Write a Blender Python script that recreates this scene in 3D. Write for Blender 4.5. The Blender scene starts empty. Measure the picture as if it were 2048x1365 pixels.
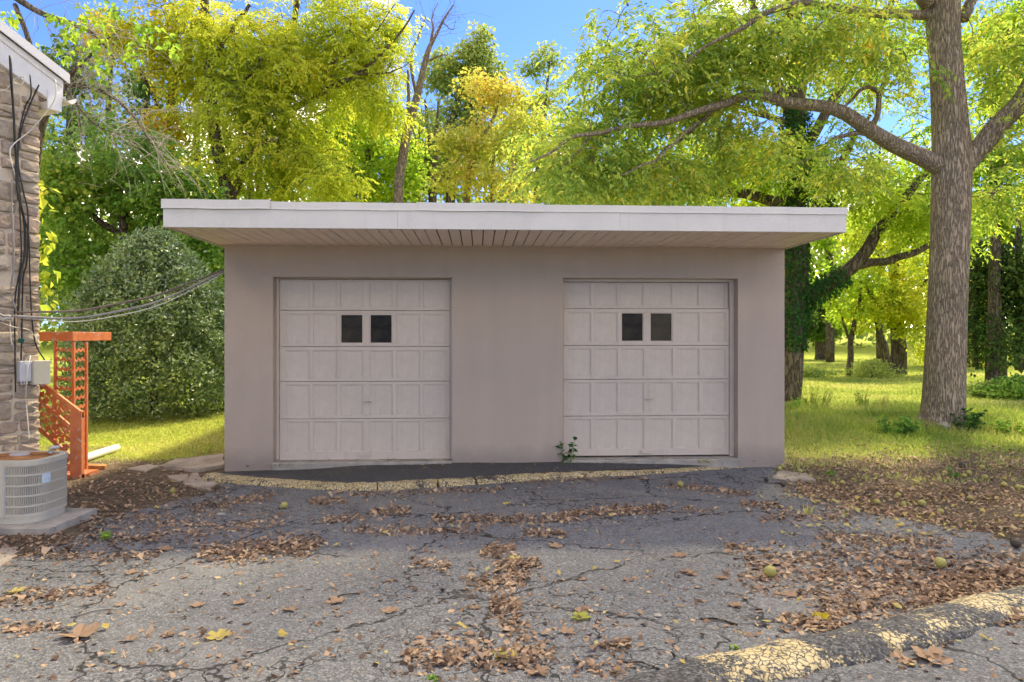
import bpy, math, random
import numpy as np
from mathutils import Vector

R = math.radians
rng = np.random.default_rng(7)
random.seed(7)
SC = bpy.context.scene
COL = SC.collection

# ------------------------------------------------------------------ camera
F, CX, HY, H = 1365.33, 1024.0, 670.0, 1.52      # focal length in photo pixels, principal x, horizon y, eye height
cam = bpy.data.cameras.new('camera')
cam.lens, cam.sensor_width, cam.sensor_fit = 24.0, 36.0, 'HORIZONTAL'
cam.shift_y = -12.5 / 2048
cam.clip_start, cam.clip_end = 0.05, 2000
camo = bpy.data.objects.new('camera', cam); COL.objects.link(camo)
camo.location = (0, 0, H); camo.rotation_euler = (R(90), 0, 0)
SC.camera = camo

# ------------------------------------------------------------------ sky and sun
SUN_EL = R(50)
SUN_DIR = Vector((0.51 * math.cos(SUN_EL), 0.86 * math.cos(SUN_EL), math.sin(SUN_EL))).normalized()
world = bpy.data.worlds.new('World'); SC.world = world; world.use_nodes = True
wn = world.node_tree; wn.nodes.clear()
wo = wn.nodes.new('ShaderNodeOutputWorld'); wb = wn.nodes.new('ShaderNodeBackground')
sky = wn.nodes.new('ShaderNodeTexSky'); sky.sky_type = 'NISHITA'; sky.sun_disc = False
sky.sun_elevation = SUN_EL
sky.sun_rotation = math.atan2(SUN_DIR.x, SUN_DIR.y)
sky.air_density, sky.dust_density, sky.ozone_density, sky.altitude = 1.0, 0.25, 2.2, 200
wtc = wn.nodes.new('ShaderNodeTexCoord'); wmp = wn.nodes.new('ShaderNodeMapping'); wmp.inputs['Scale'].default_value = (1, 1, 2.6); wmp.inputs['Location'].default_value = (5, 5, 1.2)
wno = wn.nodes.new('ShaderNodeTexNoise'); wno.inputs['Scale'].default_value = 2.3; wno.inputs['Detail'].default_value = 6
wrp = wn.nodes.new('ShaderNodeValToRGB'); wrp.color_ramp.elements[0].position = .52; wrp.color_ramp.elements[1].position = .66
wmx = wn.nodes.new('ShaderNodeMixRGB'); wmx.inputs[2].default_value = (16.5, 15.4, 14.2, 1)
wn.links.new(wtc.outputs['Generated'], wmp.inputs[0]); wn.links.new(wmp.outputs[0], wno.inputs['Vector'])
wn.links.new(wno.outputs[0], wrp.inputs[0]); wn.links.new(wrp.outputs[0], wmx.inputs[0])
wtn = wn.nodes.new('ShaderNodeMixRGB'); wtn.blend_type = 'MULTIPLY'; wtn.inputs[0].default_value = 1; wtn.inputs[2].default_value = (.22, .41, .92, 1)
wn.links.new(sky.outputs[0], wtn.inputs[1]); wn.links.new(wtn.outputs[0], wmx.inputs[1]); wn.links.new(wmx.outputs[0], wb.inputs[0])
wb.inputs[1].default_value = 0.15
wn.links.new(wb.outputs[0], wo.inputs[0])
sl = bpy.data.lights.new('sun', 'SUN'); sl.energy = 3.3; sl.angle = R(5); sl.color = (1.0, .97, .92)
slo = bpy.data.objects.new('sun', sl); COL.objects.link(slo)
slo.rotation_euler = SUN_DIR.to_track_quat('Z', 'Y').to_euler(); slo.location = (8, 14, 20)

SC.view_settings.view_transform = 'Standard'; SC.view_settings.look = 'None'
SC.view_settings.exposure = 1.45; SC.view_settings.gamma = 1.0; SC.view_settings.use_curve_mapping = False
SC.view_settings.use_white_balance = True; SC.view_settings.white_balance_temperature = 9700; SC.view_settings.white_balance_tint = 4
SC.render.engine = 'CYCLES'
SC.cycles.max_bounces = 4; SC.cycles.diffuse_bounces = 3; SC.cycles.transmission_bounces = 3
SC.cycles.use_adaptive_sampling = True; SC.cycles.adaptive_threshold = .02
SC.cycles.glossy_bounces = 2; SC.cycles.transparent_max_bounces = 6
SC.cycles.use_denoising = True; SC.cycles.denoising_prefilter = 'FAST'

# ------------------------------------------------------------------ helpers
def sn(x, y, s=0.0):
    """cheap smooth noise -1..1"""
    return (np.sin(1.7*x+2.3*y+s)+np.sin(-2.9*x+1.3*y+1.7*s+1)+np.sin(3.7*x-3.1*y+.6*s+2)+np.sin(.8*x+5.1*y-s))/4

def gz(x, y):
    """height of the ground"""
    x = np.asarray(x, float); y = np.asarray(y, float)
    z = np.full(np.broadcast(x, y).shape, -0.125)
    z = z + 0.042*np.clip(7.2-y, 0, 6)
    z = z + 0.035*np.clip((y-8)/4, 0, 1)
    z = z + 0.03*np.clip(y-48, 0, 60) + .012*np.clip(y-110, 0, 400)
    z = z + 0.010*sn(x*.8, y*.8) + 0.03*sn(x*.2, y*.2, 3)*np.clip((y-9)/6, 0, 1)
    z = z + 0.02*np.clip((np.abs(x)-4)/6, 0, 6)*0
    return z

def P(px, py, Y):
    return np.array([(px-CX)/F*Y, Y, H-(py-HY)/F*Y])

def G(px, py):
    Y = F*1.6/(py-HY)
    for _ in range(12):
        Y = F*(H-float(gz((px-CX)/F*Y, Y)))/(py-HY)
    x = (px-CX)/F*Y
    return np.array([x, Y, float(gz(x, Y))])

def GV(px, py):
    px = np.asarray(px, float); py = np.asarray(py, float); Y = F*1.6/(py-HY)
    for _ in range(12): Y = F*(H-gz((px-CX)/F*Y, Y))/(py-HY)
    x = (px-CX)/F*Y
    return np.stack([x, Y, gz(x, Y)], -1)

def mesh_np(name, V, quads=None, tris=None, smooth=False):
    V = np.ascontiguousarray(V, dtype=np.float32)
    me = bpy.data.meshes.new(name)
    me.vertices.add(len(V)); me.vertices.foreach_set('co', V.ravel())
    parts, tot = [], []
    if quads is not None and len(quads): parts.append(np.asarray(quads, np.int32).ravel()); tot.append(np.full(len(quads), 4, np.int32))
    if tris is not None and len(tris): parts.append(np.asarray(tris, np.int32).ravel()); tot.append(np.full(len(tris), 3, np.int32))
    li = np.concatenate(parts); lt = np.concatenate(tot)
    ls = np.concatenate(([0], np.cumsum(lt)[:-1])).astype(np.int32)
    me.loops.add(len(li)); me.loops.foreach_set('vertex_index', li)
    me.polygons.add(len(lt)); me.polygons.foreach_set('loop_start', ls)
    me.polygons.foreach_set('use_smooth', np.full(len(lt), bool(smooth)))
    me.update(calc_edges=True); me.validate()
    return me

def link(name, me, mat=None, parent=None, loc=(0, 0, 0)):
    o = bpy.data.objects.new(name, me); COL.objects.link(o)
    if mat is not None and me is not None and not me.materials: me.materials.append(mat)
    o.location = loc
    if parent is not None: o.parent = parent
    return o

def tag(o, label=None, cat=None, group=None, kind=None):
    if label: o['label'] = label
    if cat: o['category'] = cat
    if group: o['group'] = group
    if kind: o['kind'] = kind
    return o

def empty(name, loc, label, cat, group=None, rz=0):
    o = bpy.data.objects.new(name, None); COL.objects.link(o)
    o.location = loc; o.rotation_euler = (0, 0, rz); o.empty_display_size = .1
    return tag(o, label, cat, group)

class MB:
    """collects boxes, tubes, prisms; builds ONE mesh"""
    def __init__(s): s.V = []; s.Q = []; s.T = []; s.n = 0
    def add(s, V, Q=None, T=None):
        V = np.asarray(V, float)
        s.V.append(V)
        if Q is not None and len(Q): s.Q.append(np.asarray(Q, int)+s.n)
        if T is not None and len(T): s.T.append(np.asarray(T, int)+s.n)
        s.n += len(V); return s
    def box(s, x0, x1, y0, y1, z0, z1):
        V = [(x, y, z) for z in (z0, z1) for y in (y0, y1) for x in (x0, x1)]
        return s.add(V, [(0, 2, 3, 1), (4, 5, 7, 6), (0, 1, 5, 4), (2, 6, 7, 3), (0, 4, 6, 2), (1, 3, 7, 5)])
    def tube(s, pts, rad, sides=8, cap=True, flare=None):
        pts = np.asarray(pts, float); n = len(pts)
        rad = np.broadcast_to(np.asarray(rad, float), (n,))
        t = np.gradient(pts, axis=0); t /= np.linalg.norm(t, axis=1, keepdims=True)+1e-9
        ref = np.array([0, 0, 1.]) if abs(t[:, 2]).mean() < .8 else np.array([1., 0, 0])
        a = np.cross(t, ref); a /= np.linalg.norm(a, axis=1, keepdims=True)+1e-9
        b = np.cross(t, a)
        th = np.arange(sides)*2*math.pi/sides
        V = pts[:, None]+rad[:, None, None]*(np.cos(th)[None, :, None]*a[:, None]+np.sin(th)[None, :, None]*b[:, None])
        i = np.arange(n-1)[:, None]*sides; j = np.arange(sides)[None]; k = (j+1) % sides
        Q = np.stack([i+j, i+k, i+sides+k, i+sides+j], -1).reshape(-1, 4)
        V = V.reshape(-1, 3); T = None
        if cap:
            V = np.vstack([V, pts[0], pts[-1]]); m = n*sides
            j = np.arange(sides); k = (j+1) % sides
            T = np.vstack([np.stack([k, j, np.full(sides, m)], -1), np.stack([j+(n-1)*sides, k+(n-1)*sides, np.full(sides, m+1)], -1)])
        return s.add(V, Q, T)
    def prism(s, pts, d):
        """convex-ish polygon (fan from centroid) extruded by vector d"""
        pts = np.asarray(pts, float); n = len(pts); d = np.asarray(d, float)
        c = pts.mean(0)
        V = np.vstack([pts, pts+d, c, c+d]); j = np.arange(n); k = (j+1) % n
        Q = np.stack([j, k, k+n, j+n], -1)
        T = np.vstack([np.stack([k, j, np.full(n, 2*n)], -1), np.stack([j+n, k+n, np.full(n, 2*n+1)], -1)])
        return s.add(V, Q, T)
    def grid(s, V, nu, nv):
        i = np.arange(nu-1)[:, None]*nv; j = np.arange(nv-1)[None]
        Q = np.stack([i+j, i+j+1, i+nv+j+1, i+nv+j], -1).reshape(-1, 4)
        return s.add(np.asarray(V).reshape(-1, 3), Q)
    def mesh(s, name, smooth=False, off=(0, 0, 0)):
        return mesh_np(name, np.vstack(s.V)-np.asarray(off, float), np.vstack(s.Q) if s.Q else None, np.vstack(s.T) if s.T else None, smooth)
    def build(s, name, mat, parent=None, smooth=False, origin=None, bevel=0):
        """parent given: coordinates are world minus origin (origin = world location of an unrotated root) or local"""
        off = (0, 0, 0) if origin is None else origin
        o = link(name, s.mesh(name, smooth, off), mat, parent, (0, 0, 0) if parent is not None else off)
        if bevel:
            m = o.modifiers.new('bevel', 'BEVEL'); m.width = bevel; m.segments = 2; m.limit_method = 'ANGLE'
        return o

def smooth_line(pts, k=5):
    """Catmull-Rom through rows of any width"""
    p = np.asarray(pts, float)
    if len(p) < 3:
        t = np.linspace(0, 1, k+1)[:, None]; return p[0]*(1-t)+p[-1]*t
    p = np.vstack([2*p[0]-p[1], p, 2*p[-1]-p[-2]]); out = []
    for i in range(1, len(p)-2):
        for t in np.arange(k)/k:
            out.append(.5*(2*p[i]+(p[i+1]-p[i-1])*t+(2*p[i-1]-5*p[i]+4*p[i+1]-p[i+2])*t*t+(3*p[i]-p[i-1]-3*p[i+1]+p[i+2])*t**3))
    out.append(p[-2]); return np.array(out)

# ------------------------------------------------------------------ materials
MATS = {}
def nt(name):
    m = bpy.data.materials.new(name); m.use_nodes = True
    n = m.node_tree; bs = n.nodes['Principled BSDF']; MATS[name] = m
    return m, n, bs
def ramp(n, src, stops, interp='LINEAR'):
    r = n.nodes.new('ShaderNodeValToRGB'); r.color_ramp.interpolation = interp
    e = r.color_ramp.elements
    while len(e) < len(stops): e.new(.5)
    for i, (p, c) in enumerate(stops):
        e[i].position = p; e[i].color = (*c, 1) if len(c) == 3 else c
    n.links.new(src, r.inputs[0]); return r.outputs[0]
def g3(v): return (v, v, v)
def noise(n, vec, scale, detail=4, rough=.6, dist=0):
    x = n.nodes.new('ShaderNodeTexNoise'); x.inputs['Scale'].default_value = scale
    x.inputs['Detail'].default_value = detail; x.inputs['Roughness'].default_value = rough; x.inputs['Distortion'].default_value = dist
    if vec is not None: n.links.new(vec, x.inputs['Vector'])
    return x
def mixc(n, fac, a, b, mode='MIX'):
    x = n.nodes.new('ShaderNodeMixRGB'); x.blend_type = mode
    for i, v in ((0, fac), (1, a), (2, b)):
        if hasattr(v, 'is_linked') or hasattr(v, 'links'): n.links.new(v, x.inputs[i])
        else: x.inputs[i].default_value = v if i == 0 else (*v, 1)
    return x.outputs[0]
def math_(n, op, a, b=None, c=None):
    x = n.nodes.new('ShaderNodeMath'); x.operation = op
    for i, v in enumerate((a, b, c)):
        if v is None: continue
        if isinstance(v, (int, float)): x.inputs[i].default_value = v
        else: n.links.new(v, x.inputs[i])
    return x.outputs[0]
def bump(n, bs, h, strength, dist):
    b = n.nodes.new('ShaderNodeBump'); b.inputs['Strength'].default_value = strength; b.inputs['Distance'].default_value = dist
    n.links.new(h, b.inputs['Height']); n.links.new(b.outputs[0], bs.inputs['Normal'])
def coords(n, kind='Object'):
    return n.nodes.new('ShaderNodeTexCoord').outputs[kind]
def geopos(n): return n.nodes.new('ShaderNodeNewGeometry').outputs['Position']
def mapping(n, vec, scale=(1, 1, 1)):
    m = n.nodes.new('ShaderNodeMapping'); m.inputs['Scale'].default_value = scale; n.links.new(vec, m.inputs[0]); return m.outputs[0]

def simple(name, col, rough=.6, var=.15, scale=6, bumpk=0, bscale=80, metal=0, spec=.4):
    m, n, bs = nt(name); v = geopos(n)
    a = noise(n, v, scale, 5)
    c0 = tuple(c*(1-var) for c in col); c1 = tuple(min(1, c*(1+var)) for c in col)
    n.links.new(ramp(n, a.outputs[0], [(.3, c0), (.7, c1)]), bs.inputs['Base Color'])
    bs.inputs['Roughness'].default_value = rough; bs.inputs['Metallic'].default_value = metal
    bs.inputs['Specular IOR Level'].default_value = spec
    if bumpk: bump(n, bs, noise(n, v, bscale, 3).outputs[0], bumpk, .004)
    return m

def stucco():
    m, n, bs = nt('stucco'); v = coords(n)
    big = noise(n, v, .8, 5, .6); mid = noise(n, mapping(n, v, (6, 6, .7)), 1.0, 4); fine = noise(n, v, 130, 3, .7)
    c = ramp(n, big.outputs[0], [(.25, (.465, .375, .305)), (.75, (.53, .435, .36))])
    c = mixc(n, .35, c, ramp(n, mid.outputs[0], [(.35, (.42, .335, .27)), (.65, (.53, .435, .365))]))
    c = mixc(n, .38, c, ramp(n, fine.outputs[0], [(.35, (.36, .285, .23)), (.65, (.60, .505, .43))]))
    # soil splash along the foot of the wall
    sx = n.nodes.new('ShaderNodeSeparateXYZ'); n.links.new(v, sx.inputs[0])
    h = math_(n, 'ADD', sx.outputs[2], math_(n, 'MULTIPLY', math_(n, 'SUBTRACT', noise(n, v, 5, 5).outputs[0], .5), .25))
    f = ramp(n, h, [(.0, g3(.75)), (.2, g3(0))])
    c = mixc(n, f, c, (.32, .265, .235))
    n.links.new(c, bs.inputs['Base Color']); bs.inputs['Roughness'].default_value = .92; bs.inputs['Specular IOR Level'].default_value = .15
    hh = mixc(n, .4, fine.outputs[0], noise(n, v, 45, 4).outputs[0])
    bump(n, bs, hh, 1.0, .009); return m

def paint(name, col, wear=.0, rough=.45, dirt=(.25, .2, .16)):
    m, n, bs = nt(name); v = coords(n)
    a = noise(n, v, 2.5, 6, .65); s = noise(n, mapping(n, v, (9, 9, .8)), 1, 5)
    c0 = tuple(c*.93 for c in col); c1 = tuple(min(1, c*1.05) for c in col)
    c = ramp(n, a.outputs[0], [(.3, c0), (.7, c1)])
    c = mixc(n, math_(n, 'MULTIPLY', ramp(n, s.outputs[0], [(.55, g3(0)), (.8, g3(1))]), wear), c, dirt)
    n.links.new(c, bs.inputs['Base Color']); bs.inputs['Roughness'].default_value = rough; bs.inputs['Specular IOR Level'].default_value = .3
    bump(n, bs, noise(n, v, 60, 3).outputs[0], .12, .003); return m

def asphalt(name, lo, hi, crack=1.0, dust=1.0):
    m, n, bs = nt(name); v = geopos(n)
    big = noise(n, v, .55, 2, .6); mid = noise(n, v, 3.2, 3, .6)
    vor = n.nodes.new('ShaderNodeTexVoronoi'); vor.inputs['Scale'].default_value = 95; n.links.new(v, vor.inputs['Vector'])
    fine = noise(n, v, 160, 1, .7)
    c = ramp(n, big.outputs[0], [(.3, (lo*.95, lo, lo*1.03)), (.7, (hi*.95, hi, hi*1.03))])
    c = mixc(n, .35, c, ramp(n, mid.outputs[0], [(.3, g3(lo*.8)), (.7, g3(hi*1.1))]))
    sp = n.nodes.new('ShaderNodeSeparateColor'); n.links.new(vor.outputs['Color'], sp.inputs[0])
    ag = ramp(n, sp.outputs[0], [(0, g3(lo*.35)), (.45, (lo*.96, lo, lo*1.02)), (.8, (hi*1.22, hi*1.25, hi*1.27)), (1, (hi*2.0, hi*2.0, hi*2.0))])
    c = mixc(n, .5, c, ag)
    c = mixc(n, ramp(n, fine.outputs[0], [(.35, g3(.5)), (.5, g3(0))]), c, g3(lo*.45))
    if dust:
        d = ramp(n, noise(n, v, .8, 4, .6, .4).outputs[0], [(.53, g3(0)), (.70, g3(.6))])
        c = mixc(n, math_(n, 'MULTIPLY', d, dust), c, (.25, .245, .235))
    h = mixc(n, .5, vor.outputs['Distance'], fine.outputs[0])
    if crack:
        wv = n.nodes.new('ShaderNodeVectorMath'); wv.operation = 'ADD'
        ns = n.nodes.new('ShaderNodeVectorMath'); ns.operation = 'SCALE'; ns.inputs['Scale'].default_value = .35
        n.links.new(noise(n, v, 3.5, 3, .7).outputs['Color'], ns.inputs[0])
        n.links.new(v, wv.inputs[0]); n.links.new(ns.outputs[0], wv.inputs[1])
        tot = None
        for sc, w, lo_, hi_ in ((.75, .011, .38, .45), (3.6, .020, .42, .52)):
            cv = n.nodes.new('ShaderNodeTexVoronoi'); cv.feature = 'DISTANCE_TO_EDGE'; cv.inputs['Scale'].default_value = sc
            n.links.new(wv.outputs[0], cv.inputs['Vector'])
            k = ramp(n, cv.outputs['Distance'], [(w*.35, g3(1)), (w, g3(0))])
            msk = ramp(n, noise(n, v, .7 if sc < 1 else .45, 1).outputs[0], [(lo_, g3(0)), (hi_, g3(1))])
            k = math_(n, 'MULTIPLY', k, msk)
            tot = k if tot is None else math_(n, 'MAXIMUM', tot, k)
        c = mixc(n, math_(n, 'MULTIPLY', tot, .9), c, (.018, .017, .015))
        h = mixc(n, tot, h, (-1.2, -1.2, -1.2))
    n.links.new(c, bs.inputs['Base Color']); bs.inputs['Roughness'].default_value = .9; bs.inputs['Specular IOR Level'].default_value = .25
    bump(n, bs, h, .9, .008); return m

def kerbpaint(name, wear_lo, wear_hi, base=.075):
    m, n, bs = nt(name); v = geopos(n)
    a = noise(n, v, 2.6, 6, .7, .5); b = noise(n, v, 45, 4, .7)
    cv = n.nodes.new('ShaderNodeTexVoronoi'); cv.feature = 'DISTANCE_TO_EDGE'; cv.inputs['Scale'].default_value = 30
    wv = n.nodes.new('ShaderNodeVectorMath'); wv.operation = 'ADD'; ns = n.nodes.new('ShaderNodeVectorMath'); ns.operation = 'SCALE'; ns.inputs['Scale'].default_value = .04
    n.links.new(noise(n, v, 18, 3).outputs['Color'], ns.inputs[0]); n.links.new(v, wv.inputs[0]); n.links.new(ns.outputs[0], wv.inputs[1]); n.links.new(wv.outputs[0], cv.inputs['Vector'])
    cr = ramp(n, cv.outputs['Distance'], [(.03, g3(1)), (.09, g3(0))])
    f = ramp(n, math_(n, 'ADD', a.outputs[0], math_(n, 'MULTIPLY', math_(n, 'SUBTRACT', b.outputs[0], .5), .55)), [(wear_lo, g3(0)), (wear_hi, g3(1))])
    f = math_(n, 'MULTIPLY', f, math_(n, 'SUBTRACT', 1.0, math_(n, 'MULTIPLY', cr, .95)))
    yel = ramp(n, noise(n, v, 9, 4).outputs[0], [(.3, (.50, .39, .19)), (.7, (.64, .53, .32))])
    vor = n.nodes.new('ShaderNodeTexVoronoi'); vor.inputs['Scale'].default_value = 95; n.links.new(v, vor.inputs['Vector'])
    sp = n.nodes.new('ShaderNodeSeparateColor'); n.links.new(vor.outputs['Color'], sp.inputs[0])
    asp = ramp(n, sp.outputs[0], [(0, g3(base*.4)), (.6, g3(base)), (1, g3(base*2))])
    n.links.new(mixc(n, f, asp, yel), bs.inputs['Base Color']); bs.inputs['Roughness'].default_value = .9; bs.inputs['Specular IOR Level'].default_value = .2
    bump(n, bs, mixc(n, .6, vor.outputs['Distance'], f), .8, .006); return m

def ground_mat():
    m, n, bs = nt('earth'); v = geopos(n)
    at = n.nodes.new('ShaderNodeAttribute'); at.attribute_name = 'grass'
    f = math_(n, 'ADD', at.outputs['Fac'], math_(n, 'MULTIPLY', math_(n, 'SUBTRACT', noise(n, v, 2.2, 6, .7).outputs[0], .5), .9))
    f = ramp(n, f, [(.40, g3(0)), (.60, g3(1))])
    d = ramp(n, noise(n, v, 14, 6, .75).outputs[0], [(.3, (.07, .054, .038)), (.5, (.15, .117, .082)), (.72, (.30, .235, .16))])
    gr = ramp(n, noise(n, v, 1.1, 6, .7).outputs[0], [(.3, (.20, .28, .04)), (.55, (.36, .42, .07)), (.75, (.52, .48, .15))])
    gr = mixc(n, .4, gr, ramp(n, noise(n, v, 60, 3, .8).outputs[0], [(.3, (.10, .15, .02)), (.7, (.45, .50, .10))]))
    n.links.new(mixc(n, f, d, gr), bs.inputs['Base Color']); bs.inputs['Roughness'].default_value = 1; bs.inputs['Specular IOR Level'].default_value = .1
    bump(n, bs, noise(n, v, 40, 3, .8).outputs[0], 1, .03); return m

def bark(name, dark, light, sc=13, stretch=.22, moss=0, warp=.05):
    m, n, bs = nt(name); v = coords(n)
    wv = n.nodes.new('ShaderNodeVectorMath'); wv.operation = 'ADD'; ns = n.nodes.new('ShaderNodeVectorMath'); ns.operation = 'SCALE'; ns.inputs['Scale'].default_value = warp
    n.links.new(noise(n, v, 7, 4, .7).outputs['Color'], ns.inputs[0]); n.links.new(v, wv.inputs[0]); n.links.new(ns.outputs[0], wv.inputs[1])
    mv = mapping(n, wv.outputs[0], (1, 1, stretch))
    nz = noise(n, mv, sc, 2, .55, .25)
    rdg = math_(n, 'MULTIPLY', math_(n, 'ABSOLUTE', math_(n, 'SUBTRACT', nz.outputs[0], .5)), 2.0)
    fi = noise(n, mapping(n, v, (1, 1, .35)), sc*4, 3, .7)
    rd = ramp(n, rdg, [(.0, g3(0)), (.26, g3(1))])
    hh = mixc(n, .3, rd, fi.outputs[0])
    c = ramp(n, hh, [(.1, dark), (.75, light)])
    c = mixc(n, .4, c, ramp(n, noise(n, v, 1.7, 4).outputs[0], [(.3, tuple(x*.7 for x in light)), (.7, light)]), 'MULTIPLY') if False else c
    if moss:
        mk = ramp(n, noise(n, v, 2.3, 5).outputs[0], [(.5, g3(0)), (.68, g3(moss))])
        c = mixc(n, mk, c, (.09, .10, .03))
    n.links.new(c, bs.inputs['Base Color']); bs.inputs['Roughness'].default_value = .95; bs.inputs['Specular IOR Level'].default_value = .1
    bump(n, bs, hh, 1.0, .03); return m

def leafmat(name, stops, trans=.45, gloss=.06, nscale=.5, nmix=.45):
    m, n, bs = nt(name)
    g = n.nodes.new('ShaderNodeNewGeometry')
    ns = noise(n, g.outputs['Position'], nscale, 1, .5)
    v = math_(n, 'ADD', math_(n, 'MULTIPLY', g.outputs['Random Per Island'], 1-nmix), math_(n, 'MULTIPLY', ramp(n, ns.outputs[0], [(.3, g3(0)), (.7, g3(1))]), nmix))
    c = ramp(n, v, stops)
    out = n.nodes['Material Output']; n.nodes.remove(bs)
    d = n.nodes.new('ShaderNodeBsdfDiffuse'); t = n.nodes.new('ShaderNodeBsdfTranslucent'); mx = n.nodes.new('ShaderNodeMixShader')
    n.links.new(c, d.inputs[0]); tc = mixc(n, 1.0, c, (1.0, 1.0, .9), 'MULTIPLY'); n.links.new(tc, t.inputs[0])
    mx.inputs[0].default_value = trans; n.links.new(d.outputs[0], mx.inputs[1]); n.links.new(t.outputs[0], mx.inputs[2])
    last = mx.outputs[0]
    if gloss > .1:
        gl = n.nodes.new('ShaderNodeBsdfGlossy'); gl.inputs['Roughness'].default_value = .4
        m2 = n.nodes.new('ShaderNodeMixShader'); m2.inputs[0].default_value = gloss
        n.links.new(last, m2.inputs[1]); n.links.new(gl.outputs[0], m2.inputs[2]); last = m2.outputs[0]
    n.links.new(last, out.inputs[0]); return m

M = {}
M['stucco'] = stucco()
M['door'] = paint('door_paint', (.60, .515, .435), .2)
M['fascia'] = paint('fascia_paint', (.645, .625, .58), .16, .4)
M['soffit'] = paint('soffit_paint', (.86, .73, .63), .15, .5)
M['dark'] = simple('dark_gap', (.02, .018, .016), .9)
M['glass'] = None
M['concrete'] = simple('concrete', (.36, .335, .29), .9, .3, 5, .5, 60, spec=.2)
M['slab'] = simple('old_slab', (.36, .31, .255), .95, .35, 4, .6, 40, spec=.2)
M['asphalt'] = asphalt('asphalt', .14, .205)
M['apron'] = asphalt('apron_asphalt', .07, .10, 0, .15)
M['road'] = asphalt('road_asphalt', .13, .19, .6, .2)
M['kerb'] = kerbpaint('kerb_paint', .36, .44, .06)
M['berm'] = kerbpaint('berm_paint', .525, .55, .085)
M['earth'] = ground_mat()
M['bark_big'] = bark('bark_grey', (.13, .098, .07), (.47, .38, .29), 33, .13, .2, .025)
M['bark'] = bark('bark_brown', (.04, .03, .022), (.19, .15, .115), 12, .25, .3)
M['bark_pale'] = bark('bark_pale', (.13, .10, .08), (.34, .27, .22), 16, .3)
M['bark_dark'] = bark('bark_dark', (.035, .027, .02), (.16, .13, .10), 12, .25)
M['twig_grey'] = simple('twig_grey', (.33, .30, .26), .9, .3, 9)
M['l_yellow'] = leafmat('leaf_yellow_green', [(0, (0.260, 0.380, 0.065)), (.4, (0.520, 0.620, 0.095)), (.75, (0.700, 0.700, 0.125)), (1, (0.760, 0.600, 0.125))], .6)
M['l_walnut'] = leafmat('leaf_walnut', [(0, (0.160, 0.300, 0.080)), (.35, (0.340, 0.500, 0.110)), (.7, (0.560, 0.650, 0.140)), (.92, (0.740, 0.660, 0.140)), (1, (0.780, 0.480, 0.095))], .5, .08, .9, .3)
M['l_lime'] = leafmat('leaf_lime', [(0, (0.150, 0.310, 0.065)), (.45, (0.360, 0.550, 0.080)), (.85, (0.580, 0.670, 0.110)), (1, (0.760, 0.680, 0.140))], .6)
M['l_green'] = leafmat('leaf_green', [(0, (0.090, 0.220, 0.065)), (.5, (0.220, 0.420, 0.088)), (.85, (0.400, 0.550, 0.110)), (1, (0.640, 0.600, 0.140))], .5)
M['l_dark'] = leafmat('leaf_dark', [(0, (.055, .12, .035)), (.5, (.13, .24, .06)), (1, (.28, .38, .09))], .4)
M['l_olive'] = leafmat('leaf_olive', [(0, (.17, .26, .09)), (.5, (.33, .44, .13)), (1, (.55, .57, .17))], .48)
M['l_deep'] = leafmat('leaf_deep', [(0, (.022, .055, .018)), (.5, (.06, .12, .035)), (1, (.16, .24, .06))], .3)
M['l_orange'] = leafmat('leaf_orange', [(0, (.28, .36, .03)), (.4, (.48, .50, .05)), (.72, (.66, .50, .07)), (1, (.70, .36, .08))], .5, .05, .7, .5)
M['l_gold'] = leafmat('leaf_gold', [(0, (.30, .42, .10)), (.45, (.55, .58, .13)), (.8, (.72, .64, .17)), (1, (.78, .50, .18))], .5, .05, .6, .5)
M['l_holly'] = leafmat('leaf_holly', [(0, (.07, .15, .055)), (.5, (.19, .32, .11)), (.85, (.34, .47, .16)), (1, (.60, .66, .24))], .3, .14, 1.5, .35)
M['l_ivy'] = leafmat('leaf_ivy', [(0, (0.022, 0.072, 0.022)), (.6, (0.051, 0.145, 0.043)), (1, (0.145, 0.246, 0.058))], .25, .1)
M['l_grass'] = leafmat('grass_blades', [(0, (0.220, 0.310, 0.080)), (.45, (0.420, 0.500, 0.140)), (.8, (0.620, 0.600, 0.230)), (1, (0.700, 0.600, 0.395))], .45, .03, .35, .6)
M['l_straw'] = leafmat('long_grass', [(0, (.16, .28, .05)), (.45, (.36, .47, .10)), (.78, (.56, .56, .18)), (1, (.70, .56, .28))], .45, .03, .5, .5)
M['l_litter'] = leafmat('dry_leaves', [(0, (.075, .05, .038)), (.25, (.18, .12, .085)), (.5, (.32, .21, .14)), (.75, (.45, .31, .205)), (.93, (.58, .44, .30)), (1, (.60, .48, .20))], .12, 0, 1.5, .2)
M['l_dryyellow'] = leafmat('yellow_fallen', [(0, (.42, .31, .09)), (.5, (.52, .42, .15)), (1, (.46, .42, .20))], .2, .04)

def glassmat():
    m, n, bs = nt('reflection_toned_glass'); v = coords(n)
    a = noise(n, mapping(n, v, (1.2, 1.2, 2.5)), 1.3, 2)
    oi = n.nodes.new('ShaderNodeObjectInfo'); f_ = math_(n, 'ADD', math_(n, 'MULTIPLY', a.outputs[0], .6), math_(n, 'MULTIPLY', oi.outputs['Random'], .4))
    n.links.new(ramp(n, f_, [(.3, (.012, .012, .011)), (.75, (.075, .062, .044))]), bs.inputs['Base Color'])  # brownish reflections painted into the pane colour, differing from pane to pane
    bs.inputs['Roughness'].default_value = .35; bs.inputs['Specular IOR Level'].default_value = .12
    bump(n, bs, noise(n, v, 6, 2).outputs[0], .08, .01); return m
M['glass'] = glassmat()

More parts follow.
